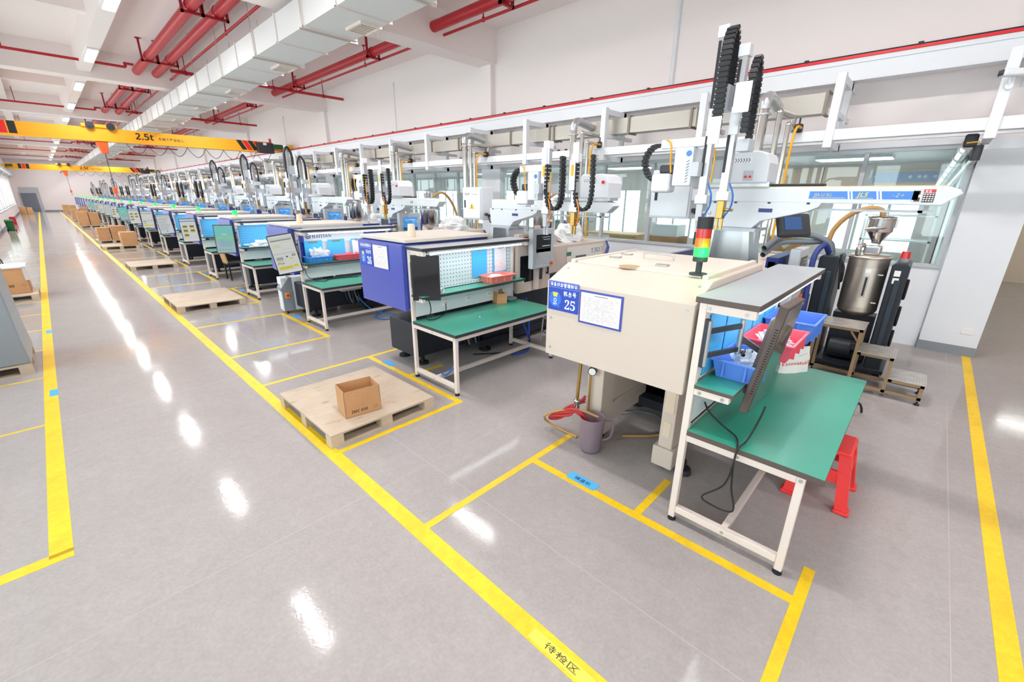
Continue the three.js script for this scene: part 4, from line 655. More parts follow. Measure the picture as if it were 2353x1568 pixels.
// ---------------------------------------------------------------- workbenches
const pegMat = (bg, dot) => { const t = canvasTex(256, 256, (g, w, h) => { g.fillStyle = bg; g.fillRect(0, 0, w, h); g.fillStyle = dot; for (let j = 0; j < 4; j++) for (let i = 0; i < 4; i++) { g.beginPath(); g.arc(32 + i * 64, 32 + j * 64, 9, 0, 7); g.fill(); } }); t.wrapS = t.wrapT = THREE.RepeatWrapping; t.repeat.set(5, 5); return std(0xffffff, 0.45, 0, { map: t }); };
const PEG = pegMat('#cdd6d8', '#3a4346'), PEGB = pegMat('#52a9de', '#1d4f78');
function bench(k, o) {
  const D = P * k + (o.dd ?? 0), x0 = o.x0, x1 = o.x1, f = D + 0.225, r = D + 0.915 + (o.deep ?? 0), m = M.benchPaint, w = 0.045;
  const t = thing('workbench', o.label, 'workbench', [(x0 + x1) / 2, 0, (f + r) / 2], o.group);
  const front = D + (o.front ?? 0.12);
  for (const x of [x0, x1 - w]) {
    part(t, 'leg', RB(x, x + w, 0.03, 0.72, f - w / 2, f + w / 2, 0.005, 1), m); part(t, 'upright', RB(x, x + w, 0.03, 1.63, r - w / 2, r + w / 2, 0.005, 1), m);
    for (const d of [f, r]) part(t, 'foot', cyl([x + w / 2, 0, d], [x + w / 2, 0.032, d], 0.028, 0.024, 14), M.rubber);
    part(t, 'side_rail', RB(x, x + w, 0.67, 0.72, f + w / 2, r - w / 2, 0.004, 1), m); part(t, 'side_rail', RB(x, x + w, 0.08, 0.13, f + w / 2, r - w / 2, 0.004, 1), m);
    part(t, 'shelf_arm', RB(x, x + w, 1.02, 1.065, r - 0.24, r - w / 2, 0.004, 1), m); part(t, 'top_arm', RB(x, x + w, 1.575, 1.63, r - 0.3, r - w / 2, 0.004, 1), m);
    const xo = x < 3.2 ? x - 0.003 : x + w + 0.003;
    for (const [y, d] of [[0.105, (f + r) / 2], [0.695, f], [0.695, (f + r) / 2], [1.042, r - 0.2], [1.042, r - 0.06], [1.6, r - 0.25], [1.6, r - 0.04]]) part(t, 'bolt', cyl([x + w / 2, y, d], [xo, y, d], 0.012, 0.012, 8), M.alu);
  }
  part(t, 'stretcher', RB(x0 + w, x1 - w, 0.08, 0.13, (f + r) / 2 - 0.02, (f + r) / 2 + 0.02, 0.004, 1), m);
  part(t, 'front_apron', RB(x0 + w, x1 - w, 0.67, 0.72, f - 0.02, f + 0.02, 0.004, 1), m); part(t, 'rear_apron', RB(x0 + w, x1 - w, 0.67, 0.72, r - 0.02, r + 0.02, 0.004, 1), m);
  const db = part(t, 'desk_board', RB(x0 - 0.01, x1 + 0.01, 0.72, 0.757, front, r - w / 2, 0.003, 1), o.edge ?? M.brownEdge); part(db, 'green_mat', B(x0 - 0.01, x1 + 0.01, 0.757, 0.76, front, r - w / 2), M.green);
  const sb = part(t, 'shelf_board', RB(x0 - 0.005, x1 + 0.005, 1.065, 1.09, r - 0.26, r - w / 2, 0.003, 1), o.edge ?? M.brownEdge); part(sb, 'shelf_mat', B(x0 - 0.005, x1 + 0.005, 1.09, 1.093, r - 0.26, r - w / 2), M.green);
  const tb = part(t, 'top_board', RB(x0 - 0.015, x1 + 0.015, 1.63, 1.665, r - 0.315, r + 0.045, 0.003, 1), o.edge ?? M.brownEdge); part(tb, 'top_surface', B(x0 - 0.015, x1 + 0.015, 1.665, 1.668, r - 0.315, r + 0.045), M.shelfTop);
  if (o.peg) { const g = B(x0 + w, x1 - w, 1.1, 1.57, r - 0.012, r); part(t, 'pegboard', metric(g), o.peg); }
  part(t, 'socket_panel', B(x0 + w, x1 - w, 0.8, 0.99, r - 0.02, r + 0.01), M.white);
  for (const q of [0.28, 0.5, 0.72]) { const x = x0 + (x1 - x0) * q; const so = part(t, 'socket', [RB(x - 0.045, x + 0.045, 0.86, 0.95, r - 0.034, r - 0.018, 0.006)], M.paper); part(so, 'socket_holes', [B(x - 0.02, x - 0.014, 0.9, 0.92, r - 0.036, r - 0.033), B(x + 0.014, x + 0.02, 0.9, 0.92, r - 0.036, r - 0.033)], M.charcoal); }
  const lh = part(t, 'lamp_housing', RB(x0 + 0.1, x1 - 0.1, 1.607, 1.63, r - 0.3, r - 0.25, 0.004), M.white);
  part(lh, 'lamp_tube', RB(x0 + 0.12, x1 - 0.12, 1.587, 1.607, r - 0.29, r - 0.262, 0.008), M.tubeGlow);
  areaLight(x1 - x0 - 0.24, 0.03, 0xeef6ff, TUBE * 6, [(x0 + x1) / 2, 1.583, r - 0.276], [(x0 + x1) / 2, 1.0, r - 0.22]);
  t.rear = r; return t;
}
const b0 = bench(0, { x0: 2.66, x1: 4.545, peg: PEG, label: 'cream steel workbench with green top, nearest the viewer' });
const b1 = bench(1, { x0: 2.86, x1: 4.66, deep: 0.12, front: 0.18, peg: PEG, edge: M.charcoal, label: 'cream steel workbench with green top beside the flat pallet holding an open carton' });
const b2 = bench(2, { x0: 2.9, x1: 4.7, dd: 0.18, deep: 0.06, edge: M.charcoal, label: 'white workbench with blue and red trays, third from the viewer' });
const b3 = bench(3, { x0: 2.86, x1: 4.66, dd: 0.12, deep: 0.06, peg: PEGB, edge: M.charcoal, label: 'workbench with blue pegboard, fourth from the viewer' });
const benches = [b0, b1, b2, b3];
for (let k = 4; k < ROWS; k++) { const c = copy(b3, 0, P * (k - 3), `workbench with blue pegboard, ${ORD[k]} from the viewer`); c.rear = b3.rear + P * (k - 3); benches.push(c); areaLight(1.56, 0.03, 0xeef6ff, TUBE * 6, [3.76, 1.583, c.rear - 0.276], [3.76, 1.0, c.rear - 0.22]); }

// ---------------------------------------------------------------- monitors on swing arms
const scr = (draw, e = 0.55) => { const t = canvasTex(180, 320, draw); return std(0x101010, 0.3, 0, { map: t, emissive: 0xffffff, emissiveMap: t, emissiveIntensity: e }); };
const docs = [
  scr((g, w, h) => { g.fillStyle = '#f2f4ee'; g.fillRect(0, 0, w, h); g.fillStyle = '#c9d2c4'; g.fillRect(0, 22, w, 4); g.fillStyle = '#9aa09a'; g.fillRect(10, 34, 160, 12); g.fillStyle = '#e6e23a'; g.fillRect(14, 76, 60, 5); g.fillRect(14, 92, 60, 5); g.strokeStyle = '#b9c0bc'; g.strokeRect(84, 62, 86, 60); g.fillStyle = '#777'; g.fillRect(8, 150, 164, 2); g.fillStyle = '#aab4c0'; g.fillRect(16, 180, 50, 24); g.fillStyle = '#5a5f66'; g.fillRect(90, 176, 16, 12); g.strokeStyle = '#222'; g.lineWidth = 4; g.strokeRect(140, 168, 20, 14); g.fillStyle = '#f2e020'; g.fillRect(16, 210, 44, 10); g.fillRect(112, 196, 26, 9); g.beginPath(); g.moveTo(16, 236); g.bezierCurveTo(30, 216, 44, 250, 64, 230); g.stroke(); g.fillStyle = '#f2e020'; g.fillRect(16, 262, 104, 24); g.fillRect(128, 258, 34, 18); g.fillStyle = '#fff'; g.fillRect(0, 300, w, 20); }),
  scr((g, w, h) => { g.fillStyle = '#7fe0dc'; g.fillRect(0, 0, w, 180); g.fillStyle = '#98e6c0'; g.fillRect(0, 120, w, 90); g.fillStyle = '#b8d8e0'; g.fillRect(0, 200, w, 120); g.fillStyle = '#9fd0d8'; g.beginPath(); g.arc(70, 200, 46, 0, 7); g.arc(130, 210, 36, 0, 7); g.fill(); g.fillStyle = '#e9fbf8'; g.fillRect(66, 96, 50, 10); g.fillStyle = '#4a8a9a'; for (let i = 0; i < 5; i++) g.fillRect(24 + i * 28, 280, 8, 8); }),
  scr((g, w, h) => { g.fillStyle = '#f0f4f2'; g.fillRect(0, 0, w, h); g.fillStyle = '#5f8ac0'; g.fillRect(0, 24, w, 12); g.fillStyle = '#c2b23a'; for (const [x, y] of [[24, 90], [104, 90], [24, 150], [104, 150], [24, 214]]) { g.fillStyle = '#8a7a4a'; g.fillRect(x, y, 50, 26); g.fillStyle = '#f0e020'; g.fillRect(x, y + 26, 50, 16); } g.fillStyle = '#fff'; g.fillRect(0, 296, w, 24); }),
  scr((g, w, h) => { g.fillStyle = '#eef3f4'; g.fillRect(0, 0, w, h); g.fillStyle = '#7aa0c8'; g.fillRect(0, 16, w, 8); g.fillStyle = '#aab4ba'; for (let y = 50; y < 260; y += 16) g.fillRect(14, y, 90 + (y * 37) % 60, 5); g.fillStyle = '#6aa0e0'; g.beginPath(); g.arc(90, 284, 10, 0, 7); g.fill(); }),
];
function monitor(label, c, yaw, mat, armTo, o = {}) {            // c = centre of the screen, yaw = facing (0 faces -d, negative turns to the aisle)
  const [x, y, d] = c, w = o.w ?? 0.34, h = o.h ?? 0.58, t = thing('monitor', label, 'monitor', c), R = g => turn(g, c, yaw, o.rx ?? 0, o.rz ?? 0);
  const cs = part(t, 'casing', R([RB(x - w / 2, x + w / 2, y - h / 2, y + h / 2, d, d + (o.th ?? 0.035), 0.008), RB(x - w * 0.36, x + w * 0.36, y - h * 0.36, y + h * 0.36, d + 0.03, d + 0.03 + (o.th ?? 0.035), 0.015)]), o.casing ?? M.black);
  part(cs, 'screen', R(sheet(w - 0.03, h - 0.035, [x, y, d - 0.0015])), mat);
  if (o.vents) { const v = []; for (let i = 0; i < 26; i++) v.push(B(x - w / 2 - 0.0015, x - w / 2 + 0.001, y - h * 0.3 + i * h * 0.024, y - h * 0.3 + i * h * 0.024 + 0.006, d + 0.008, d + 0.026)); part(cs, 'vents', R(v), M.rubber); }
  const back = V(x, y, d).add(new THREE.Vector3(0, 0, -0.06).applyAxisAngle(new THREE.Vector3(0, 1, 0), yaw)), e = armTo;
  const mid = o.elbow ?? [(back.x + e[0]) / 2 + 0.02, y, (-back.z + e[2]) / 2 + 0.04];
  for (const s of [0.08, -0.08]) part(t, 'arm', [bar([e[0], e[1] + s, e[2]], [mid[0], e[1] + s, mid[2]], 0.022, 0.03)], M.charcoal);
  part(t, 'arm_link', bar([mid[0], e[1], mid[2]], [back.x, y, -back.z], 0.025, 0.035), M.charcoal);
  part(t, 'arm_joint', cyl([mid[0], e[1] - 0.12, mid[2]], [mid[0], e[1] + 0.12, mid[2]], 0.018, 0.018, 10), M.alu); part(t, 'arm_joint', cyl([e[0], e[1] - 0.15, e[2]], [e[0], e[1] + 0.15, e[2]], 0.018, 0.018, 10), M.alu);
  part(t, 'wall_plate', RB(e[0] - 0.02, e[0] + 0.02, e[1] - 0.16, e[1] + 0.16, e[2] - 0.005, e[2] + 0.03, 0.01), M.charcoal);
  return t;
}
monitor('dark monitor seen edge-on on its swing arm at the nearest workbench', [3.04, 1.27, 0.55], -0.03, M.screenOff, [2.685, 1.37, 0.87], { w: 0.37, h: 0.74, th: 0.052, casing: M.brownEdge, vents: true, elbow: [2.98, 1.37, 0.76], rx: 0.15 });
monitor('switched off upright monitor at the workbench beside the open carton', [2.93, 1.31, P + 0.8], -0.7, M.screenOff, [2.885, 1.33, b1.rear - 0.03], { w: 0.33, h: 0.54 });
monitor('tilted lit monitor showing a work sheet at the third workbench', [2.64, 1.28, P * 2 + 1.0], -0.5, docs[0], [2.925, 1.33, b2.rear - 0.03], { w: 0.4, h: 0.66, rz: 0.16 });
for (let k = 3; k < 15; k++) monitor(`lit upright monitor at the workbench ${ORD[k]} from the viewer`, [2.62, 1.28, P * k + 1.08], -0.42 + (k % 3) * 0.08, docs[[1, 2, 3, 0, 2][k % 5 === 3 ? 0 : (k + 2) % 5]], [2.885, 1.33, benches[k].rear - 0.03], { w: 0.38, h: 0.62, rz: (k % 3) * 0.05 - 0.02 });

// ---------------------------------------------------------------- clipboards and blue sheets on the boards
function clipboard(x, y, d, w, h, label, paper, group) {
  const t = thing('clipboard', label, 'clipboard', [x, y - h / 2, d], group);
  const bo = part(t, 'board', RB(x - w / 2, x + w / 2, y - h / 2, y + h / 2, d - 0.005, d, 0.002, 1), M.sheetBlue);
  part(bo, 'clip', [RB(x - w * 0.24, x + w * 0.24, y + h / 2 - 0.035, y + h / 2 - 0.005, d - 0.018, d - 0.005, 0.004)], M.clip);
  if (paper) { part(bo, 'paper', sheet(w * 0.86, h * 0.62, [x + 0.005, y + h * 0.12, d - 0.007]), paperMat); if (paper > 1) part(bo, 'paper', sheet(w * 0.86, h * 0.4, [x + 0.008, y - h * 0.3, d - 0.008], 0, 0.08), paperMat); }
  return t;
}
for (let i = 0; i < 5; i++) one('blue_sheet', `${ORD[i]} blue plastic panel from the left behind the nearest workbench trays`, 'panel', RB(2.78 + i * 0.34, 3.09 + i * 0.34, 1.12, 1.54, b0.rear - 0.022, b0.rear - 0.016, 0.003, 1), M.sheetBlue, [2.93 + i * 0.34, 1.12, b0.rear - 0.02], 'blue panels of the nearest workbench');
clipboard(3.98, 1.37, b1.rear - 0.02, 0.27, 0.4, 'empty blue clipboard on the white pegboard', 0);
clipboard(4.37, 1.37, b1.rear - 0.02, 0.27, 0.4, 'blue clipboard with papers on the white pegboard', 2);
clipboard(3.18, 1.28, b2.rear - 0.02, 0.32, 0.36, 'left blue clipboard above the blue tray of the third workbench', 0); clipboard(3.6, 1.28, b2.rear - 0.02, 0.32, 0.36, 'middle blue clipboard above the trays of the third workbench', 0); clipboard(4.04, 1.27, b2.rear - 0.02, 0.32, 0.36, 'blue clipboard with a long paper on the third workbench', 2);
for (let k = 3; k < 9; k++) one('hanging_paper', `white paper sheet hung on the blue pegboard of the ${ORD[k]} workbench`, 'paper', B(3.5, 3.68, 1.2, 1.48, benches[k].rear - 0.016, benches[k].rear - 0.013), M.paper, [3.6, 1.2, benches[k].rear - 0.015]);

// ---------------------------------------------------------------- trays and plastic bags
function tray(x, y, d, w, l, h, m, label, group, ry = 0) {
  const t = thing('tray', label, 'tray', [x, y, d], group), c = [x, y, d], R = g => turn(g, c, ry), s = 0.03, th = 0.006;
  const wall = (a0, a1, top) => a0; const g = [];
  const q = (p, n) => { const b = new THREE.BufferGeometry(); b.setAttribute('position', new THREE.BufferAttribute(new Float32Array(p.flat()), 3)); b.setIndex([0, 1, 2, 0, 2, 3]); b.computeVertexNormals(); return b; };
  const sides = (w0, l0, y0, w1, l1, y1) => { const A = [[-w0, y0, -l0], [w0, y0, -l0], [w0, y0, l0], [-w0, y0, l0]], C = [[-w1, y1, -l1], [w1, y1, -l1], [w1, y1, l1], [-w1, y1, l1]]; return [0, 1, 2, 3].map(i => q([A[i], A[(i + 1) % 4], C[(i + 1) % 4], C[i]].map(v => [v[0] + x, v[1] + y, v[2] - d]))); };
  part(t, 'shell', R([...sides(w / 2 - s, l / 2 - s, 0, w / 2, l / 2, h), ...sides(w / 2 - s - th, l / 2 - s - th, th, w / 2 - th, l / 2 - th, h), B(x - w / 2 + s, x + w / 2 - s, y, y + th, d - l / 2 + s, d + l / 2 - s)]), m);
  part(t, 'rim', R([RB(x - w / 2 - 0.012, x + w / 2 + 0.012, y + h - 0.012, y + h + 0.004, d - l / 2 - 0.012, d - l / 2 + 0.006, 0.004), RB(x - w / 2 - 0.012, x + w / 2 + 0.012, y + h - 0.012, y + h + 0.004, d + l / 2 - 0.006, d + l / 2 + 0.012, 0.004), RB(x - w / 2 - 0.012, x - w / 2 + 0.006, y + h - 0.012, y + h + 0.004, d - l / 2, d + l / 2, 0.004), RB(x + w / 2 - 0.006, x + w / 2 + 0.012, y + h - 0.012, y + h + 0.004, d - l / 2, d + l / 2, 0.004)]), m);
  const ribs = []; for (const i of [-0.3, 0.05, 0.34]) ribs.push(B(x + i * w - 0.006, x + i * w + 0.006, y + 0.02, y + h - 0.012, d - l / 2 - 0.006, d - l / 2 + 0.02)); for (const i of [-0.2, 0.25]) ribs.push(B(x - w / 2 - 0.006, x - w / 2 + 0.02, y + 0.02, y + h - 0.012, d + i * l - 0.006, d + i * l + 0.006));
  for (const q of ribs) part(t, 'rib', R(q), m);
  return t;
}
function blob(c, rx, ry, rz, amp, f, s, det = 20, flat = -0.2) {     // crumpled film
  const g = new THREE.SphereGeometry(1, det, Math.round(det * 0.7)), p = g.attributes.position;
  for (let i = 0; i < p.count; i++) { let x = p.getX(i), y = p.getY(i), z = p.getZ(i); const n = 1 + amp * noise.noise(x * f + s, y * f, z * f + s * 2) + amp * 0.6 * Math.abs(noise.noise(x * f * 2.7, y * f * 2.7 + s, z * f * 2.7)) - amp * 0.35 * Math.abs(noise.noise(x * f * 6 + s, y * f * 6, z * f * 6 - s)); y = Math.max(flat, y); p.setXYZ(i, x * n * rx, y * n * ry, z * n * rz); }
  g.computeVertexNormals(); return toCreasedNormals(g, 0.5).translate(c[0], c[1] - flat * ry, -c[2]);
}
const bag = (label, c, rx, ry, rz, s, m = M.bag, amp = 0.75, group) => one('plastic_bag', label, 'plastic bag', blob(c, rx, ry, rz, amp, 2.1, s, 48), m, c, group);
const Y1 = 1.094;
tray(3.08, Y1, b0.rear - 0.19, 0.42, 0.3, 0.13, M.trayNavy, 'blue tray at the left end of the nearest workbench'); bag('clear bag of dark parts in the left blue tray', [3.06, Y1 + 0.06, b0.rear - 0.19], 0.12, 0.08, 0.085, 4.7);
one('dark_part', 'black moulded part inside the clear bag of the nearest blue tray', 'part', tube([[2.95, Y1 + 0.17, b0.rear - 0.2], [3.0, Y1 + 0.175, b0.rear - 0.18], [3.06, Y1 + 0.165, b0.rear - 0.2], [3.1, Y1 + 0.16, b0.rear - 0.21]], 0.012), M.black, [3.02, Y1 + 0.15, b0.rear - 0.2]);
tray(3.72, Y1, b0.rear - 0.21, 0.5, 0.34, 0.14, M.trayRed, 'pink red tray in the middle of the nearest workbench'); bag('clear bag of parts in the pink red tray', [3.72, Y1 + 0.06, b0.rear - 0.21], 0.14, 0.09, 0.1, 8.4);
tray(4.3, Y1, b0.rear - 0.22, 0.46, 0.36, 0.18, M.trayNavy, 'blue tray at the far end of the nearest workbench'); one('metal_clip', 'small metal clip lying in the far blue tray', 'clip', [cyl([4.25, Y1 + 0.03, b0.rear - 0.2], [4.34, Y1 + 0.03, b0.rear - 0.17], 0.012), B(4.28, 4.31, Y1 + 0.01, Y1 + 0.03, b0.rear - 0.23, b0.rear - 0.14)], M.chrome, [4.3, Y1 + 0.01, b0.rear - 0.2]);
tray(4.2, Y1, b1.rear - 0.15, 0.46, 0.24, 0.1, M.trayCoral, 'coral tray on the shelf below the clipboards'); bag('flat white bag in the coral tray', [4.18, Y1 + 0.03, b1.rear - 0.15], 0.13, 0.05, 0.07, 5.2);
one('wrapped_part', 'small silver wrapped part beside the switched off monitor', 'part', blob([3.2, Y1, b1.rear - 0.17], 0.04, 0.04, 0.04, 0.5, 2, 4), M.alu, [3.2, Y1, b1.rear - 0.17]);
one('cloth', 'dark green cloth heap on the shelf of the second workbench', 'cloth', blob([4.52, Y1, b1.rear - 0.12], 0.06, 0.05, 0.05, 0.6, 2, 6), std(0x1f5a55, 0.8), [4.52, Y1, b1.rear - 0.12]);
tray(3.2, Y1, b2.rear - 0.13, 0.44, 0.23, 0.1, M.trayBlue, 'blue tray under the clipboards of the third workbench'); bag('heap of clear bags in the blue tray', [3.22, Y1 + 0.05, b2.rear - 0.13], 0.16, 0.14, 0.08, 12.5);
tray(3.72, Y1, b2.rear - 0.13, 0.46, 0.23, 0.1, M.trayRed, 'red tray under the clipboards of the third workbench');
bag('heap of clear bags on the shelf of the fourth workbench', [3.35, Y1, b3.rear - 0.14], 0.26, 0.1, 0.09, 15.1); bag('clear bag hung on the blue pegboard of the fourth workbench', [3.75, 1.25, b3.rear - 0.07], 0.1, 0.11, 0.05, 18.3);
for (let k = 4; k < 14; k++) tray(3.3 + (k % 3) * 0.25, Y1, benches[k].rear - 0.13, 0.46, 0.23, 0.12, k % 4 === 3 ? M.trayRed : M.trayBlue, `${k % 4 === 3 ? 'red' : 'blue'} tray on the shelf of the ${ORD[k]} workbench`);
// resin sack by the end of the nearest bench
{
  const sackMat = printMat(256, 256, (g, w, h) => { g.fillStyle = '#ece8e4'; g.fillRect(0, 0, w, h); g.fillStyle = '#d83030'; g.font = 'bold 44px sans-serif'; g.fillText('ExxonMobil', 8, 176); g.fillStyle = '#444'; g.font = '20px sans-serif'; g.fillText('Mobil', 20, 92); g.fillRect(20, 104, 40, 3); g.fillStyle = '#b0aaa6'; for (let i = 0; i < 5; i++) g.fillRect(150 + i * 16, 70, 10, 8); });
  const t = thing('resin_sack', 'white resin sack with red lettering standing on the nearest green bench top', 'sack', [4.36, 0.76, 0.66]);
  const g = new THREE.BoxGeometry(0.3, 0.22, 0.12, 12, 10, 5); const p = g.attributes.position; for (let i = 0; i < p.count; i++) { const x = p.getX(i), y = p.getY(i), z = p.getZ(i), b = 1 - Math.pow(Math.abs(x) / 0.16, 4) * 0.5; p.setXYZ(i, x * (1 - Math.max(0, y) * 0.7) + 0.008 * noise.noise(y * 20, z * 9, 2), y + 0.02 * noise.noise(x * 9, 3, z * 9) * (y > 0 ? 1 : 0), z * (0.55 + 0.6 * (0.5 - y / 0.24)) * b + 0.012 * noise.noise(x * 14, y * 14, 5)); } g.computeVertexNormals();
  part(t, 'sack', turn(g.translate(4.36, 0.87, -0.66), [4.36, 0.76, 0.66], -0.62), sackMat);
}
one('small_carton', 'small open brown carton on the second workbench', 'carton', turn([B(4.22, 4.225, 0.76, 0.93, 4.27, 4.43), B(4.38, 4.385, 0.76, 0.9, 4.27, 4.43), B(4.22, 4.385, 0.76, 0.91, 4.27, 4.275), B(4.22, 4.385, 0.76, 0.93, 4.425, 4.43), B(4.22, 4.385, 0.76, 0.765, 4.27, 4.43), turn(B(4.225, 4.38, 0.93, 0.935, 4.42, 4.47), [4.3, 0.93, 4.43], 0, 0.5)], [4.3, 0.76, 4.35], -0.35), M.card, [4.3, 0.76, 4.35]);
one('metal_bowl', 'shallow grey bowl behind the small carton', 'bowl', lathe([[0.001, 0], [0.06, 0], [0.1, 0.045], [0.096, 0.048], [0.058, 0.008], [0.001, 0.006]], [4.5, 0.76, 4.32]), M.alu, [4.5, 0.76, 4.32]);
one('white_pellet', 'tiny white pellet lying on the second green bench top', 'pellet', new THREE.SphereGeometry(0.008, 10, 8).translate(3.55, 0.768, -3.95), M.paper, [3.55, 0.76, 3.95]);
// mains leads
one('power_lead', 'black power lead hanging over the edge of the nearest bench', 'lead', tube([[2.86, 0.9, b0.rear - 0.04], [2.84, 0.86, 0.84], [2.82, 0.8, 0.74], [2.76, 0.775, 0.62], [2.66, 0.772, 0.58], [2.62, 0.74, 0.57], [2.615, 0.5, 0.6], [2.62, 0.33, 0.72], [2.63, 0.3, 0.66], [2.63, 0.32, 0.53], [2.625, 0.5, 0.56], [2.63, 0.76, 0.57], [2.72, 0.79, 0.55], [2.86, 0.9, 0.53], [2.9, 0.98, 0.52]], 0.006, 7, 120), M.wire, [2.7, 0.3, 0.6]);
one('power_lead', 'black power lead trailing under the switched off monitor', 'lead', tube([[2.96, 1.05, P + 0.82], [3.0, 0.98, P + 0.84], [3.03, 0.86, P + 0.88], [2.98, 0.78, P + 0.9], [3.05, 0.768, P + 0.87], [3.2, 0.767, P + 0.92], [3.34, 0.8, P + 0.98], [3.36, 0.9, b1.rear - 0.04]], 0.006, 6, 60), M.wire, [3.1, 0.76, P + 0.9]);
one('power_lead', 'black power lead lying on the third green bench top', 'lead', tube([[2.95, 1.0, P * 2 + 1.08], [2.98, 0.85, P * 2 + 1.05], [3.1, 0.767, P * 2 + 0.95], [3.2, 0.767, P * 2 + 0.85], [3.3, 0.767, P * 2 + 1.0], [3.6, 0.767, P * 2 + 1.0], [3.85, 0.767, P * 2 + 0.9]], 0.006, 6, 50), M.wire, [3.2, 0.76, P * 2 + 0.95]);
// ---------------------------------------------------------------- red stool, steps, dryer
{
  const cx = 3.84, cd = 0.2, t = thing('stool', 'red plastic stool under the front of the nearest bench', 'stool', [cx, 0, cd]);
  const tw = 0.15, td = 0.13, bw = 0.235, bd = 0.205, H = 0.47;
  part(t, 'seat', [RB(cx - tw - 0.02, cx + tw + 0.02, H - 0.045, H, cd - td - 0.02, cd + td + 0.02, 0.02, 3)], M.stool);
  const panel = (a, b, s) => { const A = V(...a), C = V(...b); };
  for (const [sx, sd] of [[-1, -1], [1, -1], [-1, 1], [1, 1]]) {
    const top = [cx + sx * (tw - 0.02), H - 0.03, cd + sd * (td - 0.02)], bot = [cx + sx * (bw - 0.03), 0, cd + sd * (bd - 0.03)];
    part(t, 'leg', [bar(bot, top, 0.075, 0.075), RB(bot[0] - 0.05, bot[0] + 0.05, 0, 0.03, bot[2] - 0.05, bot[2] + 0.05, 0.012)], M.stool);
  }
  for (const s of [-1, 1]) { part(t, 'apron', bar([cx - 0.17, 0.3, cd + s * 0.155], [cx + 0.17, 0.3, cd + s * 0.155], 0.022, 0.09), M.stool); part(t, 'apron', bar([cx + s * 0.18, 0.26, cd - 0.14], [cx + s * 0.18, 0.26, cd + 0.14], 0.022, 0.1), M.stool); }
}
{
  const t = thing('step_platform', 'three step metal platform with chequer plate treads', 'steps', [6.7, 0, 0.25]), x0 = 6.4, x1 = 6.86, m = std(0xa88e6e, 0.45, 0.4), w = 0.035;
  const st = [[0.33, 0.81, 0.77], [-0.01, 0.33, 0.5], [-0.33, -0.01, 0.25]];
  for (const [a, b, y] of st) {
    part(t, 'tread', metric(RB(x0 - 0.01, x1 + 0.01, y - 0.006, y, a - 0.01, b + 0.01, 0.002, 1), 2.5), M.checker);
    part(t, 'tread_frame', [B(x0, x1, y - 0.04, y - 0.006, a, a + w), B(x0, x1, y - 0.04, y - 0.006, b - w, b), B(x0, x0 + w, y - 0.04, y - 0.006, a, b), B(x1 - w, x1, y - 0.04, y - 0.006, a, b)], m);
    for (const x of [x0, x1 - w]) part(t, 'leg', B(x, x + w, 0.05, y - 0.006, a, a + w), m);
  }
  for (const x of [x0, x1 - w]) { part(t, 'leg', B(x, x + w, 0.05, 0.76, 0.81 - w, 0.81), m); part(t, 'base_rail', B(x, x + w, 0.06, 0.095, -0.33, 0.81), m); part(t, 'gusset', bar([x + w / 2, 0.6, 0.35], [x + w / 2, 0.72, 0.44], 0.02), m); for (const d of [-0.31, 0.79]) part(t, 'foot', [cyl([x + w / 2, 0, d], [x + w / 2, 0.02, d], 0.028, 0.022, 12), cyl([x + w / 2, 0.02, d], [x + w / 2, 0.06, d], 0.01)], M.steelDark); }
}
